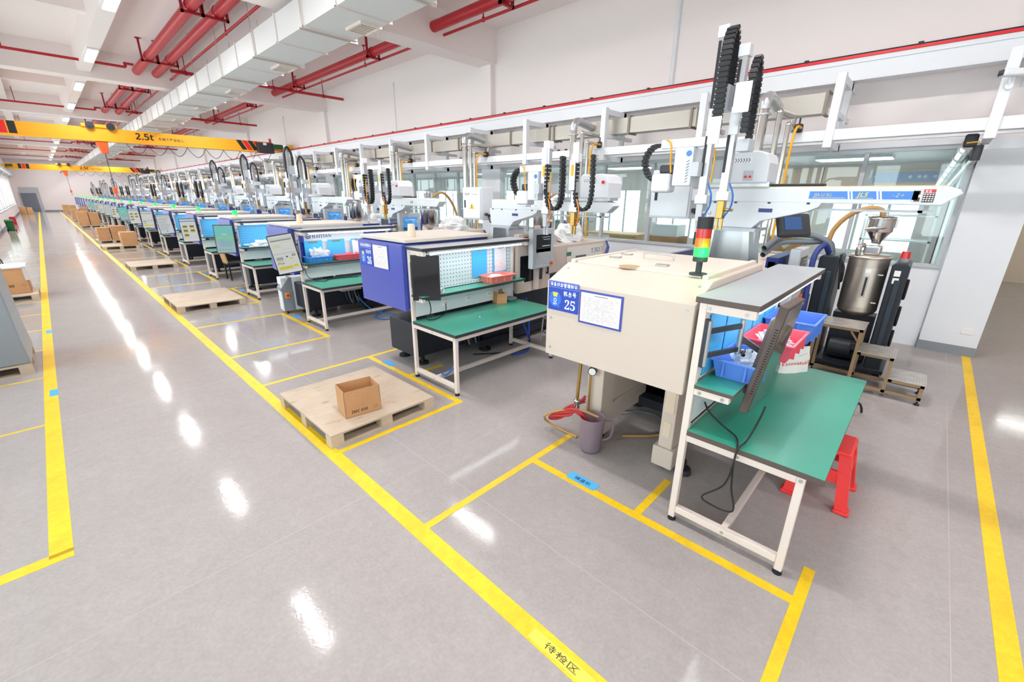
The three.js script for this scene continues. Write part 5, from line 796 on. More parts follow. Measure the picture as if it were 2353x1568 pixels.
{
  const X = 7.3, t = thing('hopper_dryer', 'stainless hopper dryer between two black dryer towers', 'dryer', [X, 0, 0.5]), c = [X, 0, 0.52], steel = std(0xc9bfb4, 0.36, 0.85);
  part(t, 'drum', lathe([[0.001, 0.74], [0.1, 0.74], [0.19, 0.8], [0.215, 0.84], [0.215, 1.5], [0.225, 1.52], [0.225, 1.54], [0.2, 1.56], [0.001, 1.56]], c, 36), steel);
  part(t, 'drum_door', (() => { const g = new THREE.CylinderGeometry(0.221, 0.221, 0.52, 20, 1, true, 4.12, 1.35); return g.translate(c[0], 1.15, -c[2]); })(), std(0xd2c9be, 0.32, 0.85));
  const out = (a, r) => [c[0] - Math.cos(a) * r, c[2] - Math.sin(a) * r];   // angle 0 faces the aisle
  const A = 0.42; part(t, 'sight_glass', turn([RB(c[0] - 0.012, c[0] + 0.012, 1.05, 1.29, c[2] - 0.226, c[2] - 0.222, 0.008)], c, -1.4), M.black); part(t, 'sight_frame', turn([RB(c[0] - 0.026, c[0] + 0.026, 1.03, 1.31, c[2] - 0.224, c[2] - 0.219, 0.01)], c, -1.4), M.chrome);
  part(t, 'door_latch', turn([RB(c[0] + 0.1, c[0] + 0.16, 1.32, 1.34, c[2] - 0.222, c[2] - 0.2, 0.004), RB(c[0] + 0.1, c[0] + 0.16, 0.96, 0.98, c[2] - 0.222, c[2] - 0.2, 0.004)], c, -1.4), M.chrome);
  part(t, 'drum_label', turn(sheet(0.06, 0.05, [c[0], 1.37, c[2] - 0.224]), c, -1.4), M.paper);
  part(t, 'lid_box', [RB(X - 0.12, X + 0.12, 1.56, 1.68, 0.42, 0.6, 0.03)], M.chrome); part(t, 'lid_pipe', tube([[X - 0.16, 1.56, 0.64], [X - 0.16, 1.66, 0.64], [X - 0.1, 1.68, 0.6]], 0.03, 10), M.chrome);
  part(t, 'loader', lathe([[0.001, 1.7], [0.05, 1.7], [0.055, 1.73], [0.125, 1.84], [0.135, 1.85], [0.135, 1.99], [0.145, 2.0], [0.145, 2.03], [0.001, 2.05]], [X, 0, 0.5], 28), M.chrome);
  part(t, 'loader_clip', [RB(X - 0.02, X + 0.02, 1.9, 2.0, 0.34, 0.365, 0.006), RB(X - 0.16, X - 0.135, 1.9, 2.0, 0.48, 0.52, 0.006)], M.alu);
  part(t, 'loader_spout', tube([[X - 0.08, 1.9, 0.42], [X - 0.16, 1.9, 0.5], [X - 0.17, 1.88, 0.64]], 0.018, 10), M.chrome);
  part(t, 'loader_hose', tube([[X, 2.02, 0.5], [X - 0.02, 2.1, 0.52], [X - 0.06, 2.13, 0.62], [X - 0.08, 2.07, 0.8], [X - 0.08, 1.86, 0.96], [X - 0.06, 1.6, 1.0]], 0.032, 12, 40), M.hoseTan);
  for (const [a, b, top, n] of [[0.8, 1.02, 1.53, 0], [0.1, 0.27, 1.5, 1]]) {
    part(t, 'dryer_tower', prismX([[a, 0.1], [a, top - 0.03], [a + 0.03, top], [b - 0.03, top], [b, top - 0.03], [b, 0.1]], X - 0.28, X + 0.3, 0.015), std(0x232a33, 0.45, 0.15));
    part(t, 'tower_grip', [RB(X - 0.3, X - 0.28, 0.4, top - 0.2, a + 0.05, a + 0.11, 0.02)], std(0x2a3540, 0.45));
  }
  part(t, 'tower_cable_coil', [new THREE.TorusGeometry(0.12, 0.015, 8, 20).rotateY(0).translate(X + 0.05, 1.15, -0.085), new THREE.TorusGeometry(0.12, 0.015, 8, 20).translate(X + 0.05, 0.8, -0.085), new THREE.TorusGeometry(0.1, 0.015, 8, 20).translate(X + 0.05, 0.5, -0.085)], M.rubber);
  part(t, 'tower_plate', [sheet(0.06, 0.07, [X - 0.29, 1.38, 0.2], AISLE), sheet(0.06, 0.07, [X - 0.29, 1.29, 0.2], AISLE)], M.paper);
  part(t, 'beacon', [cyl([X - 0.05, 1.545, 0.18], [X - 0.05, 1.63, 0.18], 0.05, 0.042, 16)], M.lampRed); part(t, 'beacon_base', [cyl([X - 0.05, 1.5, 0.18], [X - 0.05, 1.545, 0.18], 0.045, 0.05, 14)], M.alu);
  part(t, 'blower', [cyl([X - 0.1, 0.3, 0.45], [X - 0.1, 0.3, 0.7], 0.12, 0.12, 18), RB(X - 0.25, X - 0.05, 0.32, 0.42, 0.3, 0.46, 0.01)], M.charcoal); part(t, 'copper_fitting', [cyl([X - 0.2, 0.25, 0.38], [X - 0.2, 0.5, 0.38], 0.03), cyl([X - 0.2, 0.5, 0.38], [X - 0.2, 0.56, 0.38], 0.04, 0.02)], std(0xa0552c, 0.4, 0.6));
  part(t, 'base_tray', [RB(X - 0.32, X + 0.32, 0.08, 0.14, 0.06, 1.06, 0.01), B(X - 0.02, X + 0.25, 0.14, 0.76, 0.3, 0.75)], M.steelDark);
  for (const [x, d] of [[X - 0.27, 0.12], [X - 0.27, 1.0], [X + 0.27, 0.12], [X + 0.27, 1.0]]) part(t, 'castor', [cyl([x - 0.015, 0.04, d], [x + 0.015, 0.04, d], 0.04, 0.04, 14)], M.rubber);
  part(t, 'blue_hose', tube([[X - 0.12, 1.55, 0.95], [X - 0.24, 1.66, 1.0], [X - 0.36, 1.55, 1.06], [X - 0.42, 1.2, 1.06], [X - 0.44, 0.7, 1.04], [X - 0.44, 0.4, 1.02]], 0.035, 12, 40), M.hoseBlue);
  for (const q of [0, 0.09]) part(t, 'grey_hose', tube([[X - 0.1 + q, 1.5, 0.92], [X - 0.12 + q, 1.68, 0.98], [X - 0.1, 1.76 - q, 1.2], [X - 0.3, 1.74 - q, 1.5], [X - 0.7, 1.6 - q, 1.6]], 0.036, 12, 36), M.hoseGrey);
  part(t, 'cable_bunch', [tube([[X - 0.2, 1.5, 0.8], [X - 0.25, 1.4, 0.74], [X - 0.24, 1.2, 0.73], [X - 0.2, 1.45, 0.78]], 0.012, 6), tube([[X - 0.22, 1.55, 0.8], [X - 0.27, 1.3, 0.76], [X - 0.22, 1.1, 0.74]], 0.012, 6)], M.rubber);
}
one('floor_hook', 'curled black strip lying by the corner of the nearest green bench', 'strip', tube([[5.62, 0.02, 0.2], [5.6, 0.1, 0.19], [5.66, 0.13, 0.16], [5.72, 0.06, 0.13], [5.73, 0.01, 0.12]], 0.012, 6), M.black, [5.65, 0, 0.16]);

// ---------------------------------------------------------------- jug and hoses under the cream machine
{
  const c = [3.03, 0, 1.86], t = thing('measuring_jug', 'purple tinted plastic jug of dark oil beside the machine leg', 'jug', c);
  part(t, 'jug_wall', lathe([[0.001, 0.002], [0.088, 0.002], [0.094, 0.02], [0.112, 0.33], [0.118, 0.345], [0.113, 0.345], [0.106, 0.33], [0.088, 0.024], [0.001, 0.008]], c, 28), M.jug);
  part(t, 'oil', lathe([[0.001, 0.01], [0.086, 0.01], [0.098, 0.21], [0.001, 0.21]], c, 24), M.oil); part(t, 'jug_handle', tube([[3.1, 0.3, 1.78], [3.16, 0.28, 1.73], [3.16, 0.12, 1.74], [3.11, 0.09, 1.79]], 0.012, 8), M.jug);
}
for (let i = 0; i < 3; i++) { const q = i * 0.03; one('red_hose', ['longest red hose looping out of the oil jug', 'middle red hose looping out of the oil jug', 'innermost red hose looping out of the oil jug'][i], 'hose', tube([[3.02, 0.26, 1.88], [2.97, 0.38 - q * 0.4, 1.96 + q], [2.96, 0.37 - q, 2.06], [2.98, 0.26 - q, 2.24 + q], [3.02, 0.14, 2.34], [3.08, 0.2 - q, 2.28], [3.12, 0.3, 2.18 - q], [3.2, 0.36 + q, 2.06]], 0.013, 8, 50), M.hoseRed, [3.05, 0.1, 2.1]); }
one('tan_hose', 'tan hose curling from the jug to the floor', 'hose', tube([[3.03, 0.36, 1.8], [2.98, 0.39, 1.95], [2.96, 0.3, 2.2], [2.98, 0.16, 2.38], [3.06, 0.06, 2.38], [3.1, 0.012, 2.2], [3.1, 0.012, 2.06]], 0.012, 8, 50), M.hoseTan, [3.03, 0, 2.1]);
one('tan_hose', 'tan hose looped on the floor under the cream machine', 'hose', tube([[3.42, 0.015, 1.75], [3.7, 0.015, 1.5], [4.0, 0.015, 1.45], [4.25, 0.015, 1.6], [4.3, 0.015, 1.85], [4.1, 0.06, 2.1]], 0.014, 8, 40), M.hoseTan, [3.9, 0, 1.7]);
one('grey_hose', 'grey brown hose looped beside the tan hose under the cream machine', 'hose', tube([[3.45, 0.014, 1.72], [3.68, 0.014, 1.56], [3.9, 0.014, 1.56], [4.05, 0.014, 1.7], [4.02, 0.014, 1.85], [3.8, 0.05, 2.06]], 0.013, 8, 40), M.hoseGrey, [3.8, 0, 1.7]);

// ---------------------------------------------------------------- pallets and cartons
function pallet(x0, x1, d0, d1, label, group) {
  const t = thing('pallet', label, 'pallet', [(x0 + x1) / 2, 0, (d0 + d1) / 2], group), h = 0.14;
  part(t, 'deck', metric(B(x0, x1, h - 0.02, h, d0, d1)), M.wood);
  const bw = 0.12; for (let i = 0; i < 3; i++) for (let j = 0; j < 3; j++) { const x = x0 + (x1 - x0 - bw) * i / 2, d = d0 + (d1 - d0 - bw) * j / 2; part(t, 'block', metric(B(x, x + bw, 0.018, h - 0.02, d, d + bw)), M.wood); }
  for (let i = 0; i < 3; i++) { const d = d0 + (d1 - d0 - bw) * i / 2; part(t, 'bottom_board', metric(B(x0, x1, 0, 0.018, d, d + bw)), M.wood); }
  return t;
}
const pal1 = pallet(1.345, 2.5, 3.56, 4.84, 'flat wooden pallet holding one open carton');
pallet(1.36, 2.54, 10.25, 11.8, 'empty flat wooden pallet beside the third workbench'); pallet(1.4, 2.55, 17.05, 18.5, 'empty low pallet beyond the third workbench bay');
function openCarton(x, y, d, w, l, h, ry, label, textMat, tx = [0.8, 0.04, 0.2]) {
  const t = thing('open_carton', label, 'carton', [x, y, d]), c = [x, y, d], th = 0.005, R = g => turn(g, c, ry);
  const lean = (g, ax, s) => turn(g, [x, y, d], 0, ax === 'x' ? s : 0, ax === 'z' ? s : 0);
  part(t, 'wall', R(metric(B(x - w / 2, x + w / 2, y, y + h, d - l / 2, d - l / 2 + th))), M.card); part(t, 'wall', R(metric(B(x - w / 2, x + w / 2, y, y + h * 1.02, d + l / 2 - th, d + l / 2))), M.card);
  part(t, 'wall', R(metric(B(x - w / 2, x - w / 2 + th, y, y + h * 1.03, d - l / 2, d + l / 2))), M.card); part(t, 'wall', R(metric(B(x + w / 2 - th, x + w / 2, y, y + h, d - l / 2, d + l / 2))), M.card);
  part(t, 'bottom', R(metric(B(x - w / 2, x + w / 2, y, y + th, d - l / 2, d + l / 2))), M.card);
  if (textMat) part(t, 'printing', R(sheet(w * tx[0], w * tx[0] / 4, [x + w * tx[1], y + h * tx[2], d - l / 2 - 0.001])), textMat);
  return t;
}
const imc = s => printMat(512, 128, (g, w, h) => { g.fillStyle = '#c49468'; g.fillRect(0, 0, w, h); g.fillStyle = '#3a2a1e'; g.font = 'bold 76px sans-serif'; g.fillText(s, 14, 92); g.lineWidth = 5; g.strokeStyle = '#3a2a1e'; g.beginPath(); g.ellipse(452, 64, 34, 26, 0, 0, 7); g.stroke(); }, 0.85);
openCarton(1.79, 0.14, 3.86, 0.36, 0.25, 0.28, -0.14, 'open brown carton standing on the nearest pallet', imc('IMC 030'));
// closed cartons, stacked on the pallets further down
function cartons(list) { for (const [x0, x1, y0, y1, d0, d1, l] of list) { const t = thing('carton', l, 'carton', [(x0 + x1) / 2, y0, (d0 + d1) / 2]); part(t, 'box', metric(RB(x0, x1, y0, y1, d0, d1, 0.008, 1)), M.card); part(t, 'tape_strip', [B(x0 - 0.001, x1 + 0.001, y1 - 0.0005, y1 + 0.001, (d0 + d1) / 2 - 0.025, (d0 + d1) / 2 + 0.025)], M.beige); part(t, 'ship_label', B(x0 - 0.002, x0 + 0.001, y1 - 0.14, y1 - 0.05, d1 - 0.28, d1 - 0.1), M.paper); } }
pallet(1.31, 2.47, 24.2, 25.5, 'low pallet carrying one wide upright carton'); cartons([[1.95, 2.46, 0.14, 0.68, 24.24, 24.9, 'wide brown carton on the right half of a low pallet']]);
pallet(1.38, 2.52, 27.5, 28.8, 'pallet carrying four brown cartons in two stacks');
cartons([[1.46, 1.86, 0.14, 0.42, 27.6, 28.2, 'lower left carton of the four carton pallet'], [1.46, 1.86, 0.42, 0.7, 27.6, 28.2, 'upper left carton of the four carton pallet'], [1.92, 2.48, 0.14, 0.44, 27.6, 28.3, 'lower right carton of the four carton pallet'], [1.92, 2.48, 0.44, 0.76, 27.6, 28.3, 'upper right carton of the four carton pallet']]);
pallet(1.38, 2.5, 40.8, 42.3, 'distant pallet with cartons stacked three high');
{
  const L = ['bottom left', 'middle left', 'top left'], R_ = ['bottom right', 'middle right', 'top right'];
  for (let i = 0; i < 3; i++) { cartons([[1.42, 1.94, 0.14 + i * 0.3, 0.44 + i * 0.3, 40.9, 41.6, `${L[i]} carton of the distant three high stack`]]); if (i < 2 || true) cartons([[1.98, 2.48, 0.14 + i * 0.27, 0.41 + i * 0.27, 40.95, 41.6, `${R_[i]} carton of the distant three high stack`]]); }
  pallet(1.4, 2.5, 50, 51.4, 'far pallet with two tall cartons behind the three high stack'); cartons([[1.45, 1.95, 0.14, 0.95, 50.1, 50.8, 'left tall carton on the far pallet'], [2.0, 2.48, 0.14, 1.1, 50.1, 50.9, 'right tall carton on the far pallet']]);
  pallet(1.4, 2.5, 68, 69.4, 'farthest pallet by the end wall'); cartons([[1.45, 1.95, 0.14, 0.95, 68.1, 68.9, 'left carton on the farthest pallet'], [2.0, 2.48, 0.14, 0.9, 68.1, 68.9, 'right carton on the farthest pallet']]);
}
// window side
pallet(-1.7, -0.56, 8.02, 9.2, 'pallet under the grey wrapped stack on the window side'); one('wrapped_stack', 'tall grey film wrapped stack on the window side pallet', 'wrapped goods', [prismD([[-1.72, 0.14], [-0.555, 0.14], [-0.575, 0.4], [-0.6, 1.5], [-1.7, 1.5]], 8.04, 9.2, 0.02)], std(0x8f979d, 0.35), [-1.1, 0.14, 8.6]);
pallet(-1.72, -0.49, 13.75, 14.85, 'pallet under the open carton on the window side'); openCarton(-1.12, 0.14, 14.42, 1.08, 0.8, 0.55, 0, 'large open carton on the window side pallet', imc('IMC 100'), [0.46, 0.245, 0.32]);
one('carton_liner', 'clear film liner folded over the large window side carton', 'film', [B(-0.62, -0.555, 0.42, 0.71, 14.0, 14.85), B(-1.68, -0.56, 0.685, 0.712, 14.0, 14.85)], M.bag, [-1.1, 0.42, 14.4]);
{
  const t = thing('wheeled_bin', 'dark green wheeled bin by the window wall', 'bin', [-1.57, 0, 39.2]);
  part(t, 'tub', (() => { const g = new THREE.CylinderGeometry(0.24, 0.19, 0.55, 4, 1).rotateY(Math.PI / 4); return g.translate(-1.57, 0.3, -39.2); })(), M.binGreen);
  part(t, 'lid', [RB(-1.76, -1.38, 0.575, 0.63, 39.0, 39.42, 0.02), prismX([[39.02, 0.63], [39.2, 0.7], [39.42, 0.65], [39.42, 0.63]], -1.74, -1.4)], M.binGreen); for (const x of [-1.74, -1.4]) part(t, 'wheel', cyl([x - 0.02, 0.07, 39.4], [x + 0.02, 0.07, 39.4], 0.07, 0.07, 14), M.rubber);
}
one('red_fire_box', 'small red fire box by the window wall beyond the green bin', 'fire box', [RB(-1.86, -1.55, 0, 0.5, 47.9, 48.2, 0.02), B(-1.84, -1.57, 0.5, 0.53, 47.92, 48.18)], std(0xd0224c, 0.45), [-1.7, 0, 48.05]);
for (const [x0, x1, y0, y1, l] of [[-1.72, -1.25, 0, 0.42, 'lower left carton by the end door'], [-1.72, -1.25, 0.42, 0.78, 'upper left carton by the end door'], [-1.22, -0.76, 0, 0.4, 'lower right carton by the end door'], [-1.18, -0.8, 0.4, 0.7, 'upper right carton by the end door']]) cartons([[x0, x1, y0, y1, 67.8, 68.5, l]]);
{
  const t = thing('test_cart', 'pale test cart with hanging cables at the edge of the window side', 'cart', [-1.6, 0, 21]);
  part(t, 'cabinet', [RB(-1.9, -1.3, 0.25, 1.1, 20.7, 21.3, 0.02)], M.robot); part(t, 'notice', sheet(0.2, 0.25, [-1.42, 0.85, 20.69]), paperMat);
  for (const [x, d] of [[-1.85, 20.75], [-1.35, 20.75], [-1.85, 21.25], [-1.35, 21.25]]) part(t, 'leg', [bar([x, 0.06, d], [x, 0.3, d], 0.03), cyl([x - 0.02, 0.04, d], [x + 0.02, 0.04, d], 0.04, 0.04, 10)], M.charcoal);
  part(t, 'cables', [tube([[-1.5, 0.6, 20.68], [-1.42, 0.4, 20.6], [-1.3, 0.3, 20.66], [-1.25, 0.12, 20.6]], 0.015, 6), tube([[-1.6, 0.6, 20.68], [-1.45, 0.3, 20.6], [-1.3, 0.14, 20.62]], 0.015, 6)], M.black);
}
// ---------------------------------------------------------------- floor stickers
{
  const s1 = printMat(256, 96, (g, w, h) => { g.fillStyle = '#4fb4ee'; g.fillRect(0, 0, w, h); g.save(); hz(g, '模温机', 56, 26, 44, 5, '#20456a'); g.restore(); }, 0.55), s2 = printMat(256, 64, (g, w, h) => { g.fillStyle = '#f2dc50'; g.fillRect(0, 0, w, h); hz(g, '待检区', 64, 10, 42, 4, '#4a4520'); }, 0.55);
  const st = (x0, x1, d0, d1, m, l, print) => { part(floor, 'floor_sticker', B(x0, x1, 0, 0.0022, d0, d1), m, l); if (print) part(floor, 'sticker_print', (() => { const g = new THREE.PlaneGeometry(d1 - d0, x1 - x0); g.rotateX(-Math.PI / 2); g.rotateY(-Math.PI / 2); return g.translate((x0 + x1) / 2, 0.003, -(d0 + d1) / 2); })(), print); };
  st(2.535, 2.632, 1.498, 1.77, M.blueSticker, 'blue floor label beside the cream machine', s1); st(2.81, 2.91, 4.98, 5.22, M.blueSticker, 'blue floor label beside the second bay'); st(1.277, 1.342, 0.69, 1.08, M.yellowSticker, 'pale yellow floor label on the aisle line', s2);
  for (let k = 2; k < 6; k++) st(2.86, 2.96, P * k + 1.6, P * k + 1.82, M.blueSticker, 'blue floor label in a further bay');
  for (const d of [7.05, 10.42, 24.1, 27]) st(-0.44, -0.37, d - 0.12, d + 0.12, M.blueSticker, 'blue floor label on the window side aisle line');
  const rust = std(0xb0714a, 0.7, 0, { transparent: true, alphaMap: canvasTex(128, 128, (g, w, h) => { g.fillStyle = '#000'; g.fillRect(0, 0, w, h); for (let i = 0; i < 500; i++) { const a = rnd(0, 6.28), r = Math.pow(rnd(), 0.7) * 52; const v = Math.round(rnd(30, 120) * (1 - r / 60)); g.fillStyle = `rgb(${v},${v},${v})`; g.beginPath(); g.arc(64 + Math.cos(a) * r, 64 + Math.sin(a) * r, rnd(1, 5), 0, 7); g.fill(); } }) });
  part(floor, 'rust_stain', (() => { const g = new THREE.PlaneGeometry(0.9, 1.0); g.rotateX(-Math.PI / 2); return g.translate(3.2, 0.0012, -1.85); })(), rust, 'rusty oil stain around the jug');
}
// ---------------------------------------------------------------- temperature controllers, chair, cables under the benches
function controller(x, d, ry, label) {
  const t = thing('mould_temperature_controller', label, 'controller', [x, 0, d]), c = [x, 0, d], R = g => turn(g, c, ry);
  part(t, 'cabinet', R([RB(x, x + 0.75, 0.06, 0.7, d - 0.16, d + 0.16, 0.012)]), M.white);
  part(t, 'front_panel', R([B(x - 0.012, x, 0.06, 0.45, d - 0.15, d + 0.15)]), M.white); part(t, 'control_head', R([prismD([[x - 0.02, 0.46], [x - 0.02, 0.5], [x + 0.14, 0.705], [x + 0.2, 0.705], [x + 0.2, 0.46]], d - 0.165, d + 0.165, 0.01)]), M.grey);
  part(t, 'side_panel', R([B(x, x + 0.2, 0.07, 0.46, d - 0.168, d - 0.16)]), M.grey);
  part(t, 'display', R(turn([B(x + 0.03, x + 0.036, 0.53, 0.66, d - 0.1, d + 0.1)], [x + 0.05, 0.6, d], 0, 0, -0.66)), M.black); part(t, 'readout', R(turn([B(x + 0.028, x + 0.031, 0.57, 0.63, d - 0.05, d + 0.02)], [x + 0.05, 0.6, d], 0, 0, -0.66)), M.paper); part(t, 'red_button', R(turn([B(x + 0.026, x + 0.031, 0.55, 0.58, d + 0.055, d + 0.085)], [x + 0.05, 0.6, d], 0, 0, -0.66)), M.redCable);
  part(t, 'main_switch', R([RB(x + 0.05, x + 0.13, 0.32, 0.42, d - 0.175, d - 0.168, 0.004)]), M.warn); part(t, 'switch_knob', R([cyl([x + 0.09, 0.37, d - 0.175], [x + 0.09, 0.37, d - 0.2], 0.03, 0.026, 14)]), M.redCable);
  part(t, 'louvres', R(Array.from({ length: 12 }, (_, i) => B(x + 0.3, x + 0.62 - i * 0.018, 0.2 + i * 0.028, 0.208 + i * 0.028, d - 0.163, d - 0.159))), M.greyLight);
  for (const [a, b] of [[0.06, -0.12], [0.06, 0.12], [0.68, -0.12], [0.68, 0.12]]) part(t, 'castor', R(cyl([x + a - 0.015, 0.03, d + b], [x + a + 0.015, 0.03, d + b], 0.03, 0.03, 12)), M.rubber);
}
controller(2.84, 8.98, -0.14, 'white wheeled temperature controller with grey sloping control head'); controller(2.9, P * 11 + 1.6, 0, 'distant pale temperature controller behind the stacked cartons');
{
  const t = thing('chair', 'dark framed chair with a tan and grey back beyond the fourth workbench', 'chair', [3.3, 0, 13.65]);
  for (const [x, d, h] of [[3.1, 13.45, 0.44], [3.5, 13.45, 0.44], [3.1, 13.88, 0.44], [3.5, 13.88, 0.44]]) part(t, 'leg', bar([x, 0, d], [x, h, d], 0.035), M.black);
  part(t, 'seat', RB(3.06, 3.54, 0.42, 0.48, 13.42, 13.9, 0.02), M.black); part(t, 'backrest', [prismD([[3.06, 0.46], [3.1, 0.46], [3.02, 0.95], [2.98, 0.95]], 13.44, 13.88, 0.01)], std(0xc49a68, 0.6));
}
for (let k = 1; k < 4; k++) {
  const D = P * k + (k > 1 ? 0.12 : 0), t = thing('connection_box', ['', 'connection box with looped cables under the second workbench', 'white connection box with looped cables under the third workbench', 'connection box with looped cables under the fourth workbench'][k], 'box', [3.85, 0.3, D + 1.2]);
  part(t, 'housing', RB(3.62, 4.02, 0.46, 0.66, D + 1.05, D + 1.26, 0.012), k === 1 ? M.cream : M.greyLight); part(t, 'dark_band', B(3.7, 3.98, 0.57, 0.61, D + 1.045, D + 1.052), M.black);
  for (let i = 0; i < 5; i++) part(t, 'looped_cable', tube([[3.72 + i * 0.06, 0.46, D + 1.14], [3.72 + i * 0.06, 0.3, D + 1.08 - i * 0.01], [3.78 + i * 0.06, 0.2, D + 1.1], [3.84 + i * 0.06, 0.32, D + 1.2], [3.84 + i * 0.05, 0.46, D + 1.22]], 0.016, 6), i % 2 ? M.hoseGrey : M.black);
}
one('blue_air_hose', 'blue air hose hanging from the front corner of the second workbench', 'hose', tube([[2.93, 0.66, P + 0.24], [2.94, 0.5, P + 0.27], [2.97, 0.42, P + 0.33], [2.98, 0.28, P + 0.4], [2.95, 0.17, P + 0.5], [2.97, 0.13, P + 0.62]], 0.014, 8, 40), M.wireBlue, [2.95, 0.1, P + 0.4]);
one('blue_hose_coil', 'blue hose looped on the floor under the third workbench', 'hose', tube([[3.9, 0.35, 8.0], [4.05, 0.1, 7.75], [4.2, 0.012, 7.5], [4.35, 0.012, 7.2], [4.2, 0.012, 7.05], [3.95, 0.012, 7.15], [3.95, 0.012, 7.4], [4.2, 0.012, 7.6], [4.5, 0.04, 7.8]], 0.012, 8, 60), M.wireBlue, [4.1, 0, 7.4]);
one('blue_hose_coil', 'blue hoses dropping behind the second workbench', 'hose', [tube([[4.75, 0.75, 4.3], [4.72, 0.4, 4.25], [4.8, 0.1, 4.2], [4.6, 0.014, 4.05], [4.3, 0.014, 4.1]], 0.013, 8, 40), tube([[4.85, 0.75, 4.32], [4.9, 0.4, 4.3], [4.85, 0.12, 4.24]], 0.013, 8, 30)], std(0x2458d8, 0.45), [4.7, 0, 4.2]);
one('floor_cable', 'black cable lying across the floor under the second workbench', 'cable', tube([[3.9, 0.02, 4.5], [4.2, 0.012, 4.3], [4.5, 0.012, 4.15], [4.72, 0.05, 4.12], [4.76, 0.2, 4.16]], 0.011, 6, 40), M.black, [4.3, 0, 4.3]);
{
  const t = thing('metal_stool', 'chromed stool frame behind the second workbench', 'stool', [5.2, 0, 3.95]);
  for (const [x, d] of [[5.02, 3.8], [5.4, 3.8], [5.02, 4.15], [5.4, 4.15]]) part(t, 'leg', cyl([x, 0, d], [x + (x < 5.2 ? 0.04 : -0.04), 0.6, d + (d < 4 ? 0.03 : -0.03)], 0.014, 0.014, 8), M.chrome);
  for (const y of [0.2, 0.42]) part(t, 'ring', [cyl([5.04, y, 3.82], [5.38, y, 3.82], 0.011), cyl([5.04, y, 4.13], [5.38, y, 4.13], 0.011), cyl([5.04, y, 3.82], [5.04, y, 4.13], 0.011), cyl([5.38, y, 3.82], [5.38, y, 4.13], 0.011)], M.chrome); part(t, 'seat', cyl([5.21, 0.6, 3.97], [5.21, 0.63, 3.97], 0.17, 0.17, 24), M.charcoal);
}
one('orange_tube', 'orange tube loop on the chromed stool', 'tube', tube([[5.04, 0.6, 3.86], [5.0, 0.52, 3.84], [5.0, 0.46, 3.92], [5.04, 0.5, 4.0], [5.06, 0.6, 4.0]], 0.018, 8), M.craneOrange, [5.02, 0.46, 3.92]);
for (let k = 1; k < 4; k++) { const D = P * k; bag(['', 'white resin sack with blue print on the second machine injection unit', 'white resin sack on the third machine injection unit', 'white resin sack on the fourth machine injection unit'][k], [6.75, 1.445, D + 1.6], 0.36, 0.26, 0.24, 20 + k * 3.3, std(0xe8ebee, 0.6), 0.35); }
one('teach_pendant', 'dark robot teach pendant with orange corners under the near robot beam', 'pendant', turn([RB(5.0, 5.38, 1.86, 2.1, 1.0, 1.06, 0.03)], [5.2, 1.98, 1.03], -0.6, -0.35), M.charcoal, [5.2, 1.86, 1.03]);
one('pendant_screen', 'blue lit touch screen of the near robot pendant', 'screen', turn([RB(5.06, 5.26, 1.93, 2.06, 0.996, 1.0, 0.004)], [5.2, 1.98, 1.03], -0.6, -0.35), std(0x2f5f9a, 0.3), [5.2, 1.9, 1.03]);
// ---------------------------------------------------------------- camera, pipe entry, offices behind the glass
{
  const t = thing('security_camera', 'small white security camera on the end post of the pipe rack', 'camera', [8.1, 3.55, -0.25]);
  part(t, 'mount', [cyl([8.14, 3.5, -0.25], [8.08, 3.5, -0.25], 0.035, 0.035, 14), cyl([8.09, 3.5, -0.25], [8.06, 3.6, -0.23], 0.012)], M.white);
  part(t, 'body', turn(RB(8.0, 8.1, 3.59, 3.67, -0.36, -0.14, 0.025), [8.05, 3.63, -0.25], 0.5), M.white); part(t, 'lens', turn(RB(8.01, 8.09, 3.6, 3.66, -0.135, -0.13, 0.002), [8.05, 3.63, -0.25], 0.5), M.screenOff);
  const p = thing('wall_pipe', 'steel pipe pair passing through the glazing beside the end column', 'pipes', [9, 2.85, -0.12]);
  part(p, 'big_pipe', cyl([8.42, 2.92, -0.08], [13.8, 2.5, 0.15], 0.075, 0.075, 18), M.chrome); part(p, 'small_pipe', cyl([8.42, 2.8, -0.19], [13.8, 2.38, 0.04], 0.04, 0.04, 14), M.galv);
  for (let i = 0; i < 5; i++) part(p, 'joint_ring', cyl([8.7 + i * 0.7, 2.898 - i * 0.0546, -0.068 + i * 0.03], [8.74 + i * 0.7, 2.895 - i * 0.0546, -0.066 + i * 0.03], 0.084, 0.084, 18), M.alu);
  part(p, 'valve', [RB(8.38, 8.5, 2.88, 3.04, -0.15, -0.02, 0.03), cyl([8.42, 2.72, -0.17], [8.42, 2.9, -0.17], 0.05, 0.05, 14)], M.charcoal); part(p, 'valve_lever', bar([8.37, 2.94, -0.17], [8.37, 2.93, -0.05], 0.016), M.warn);
}
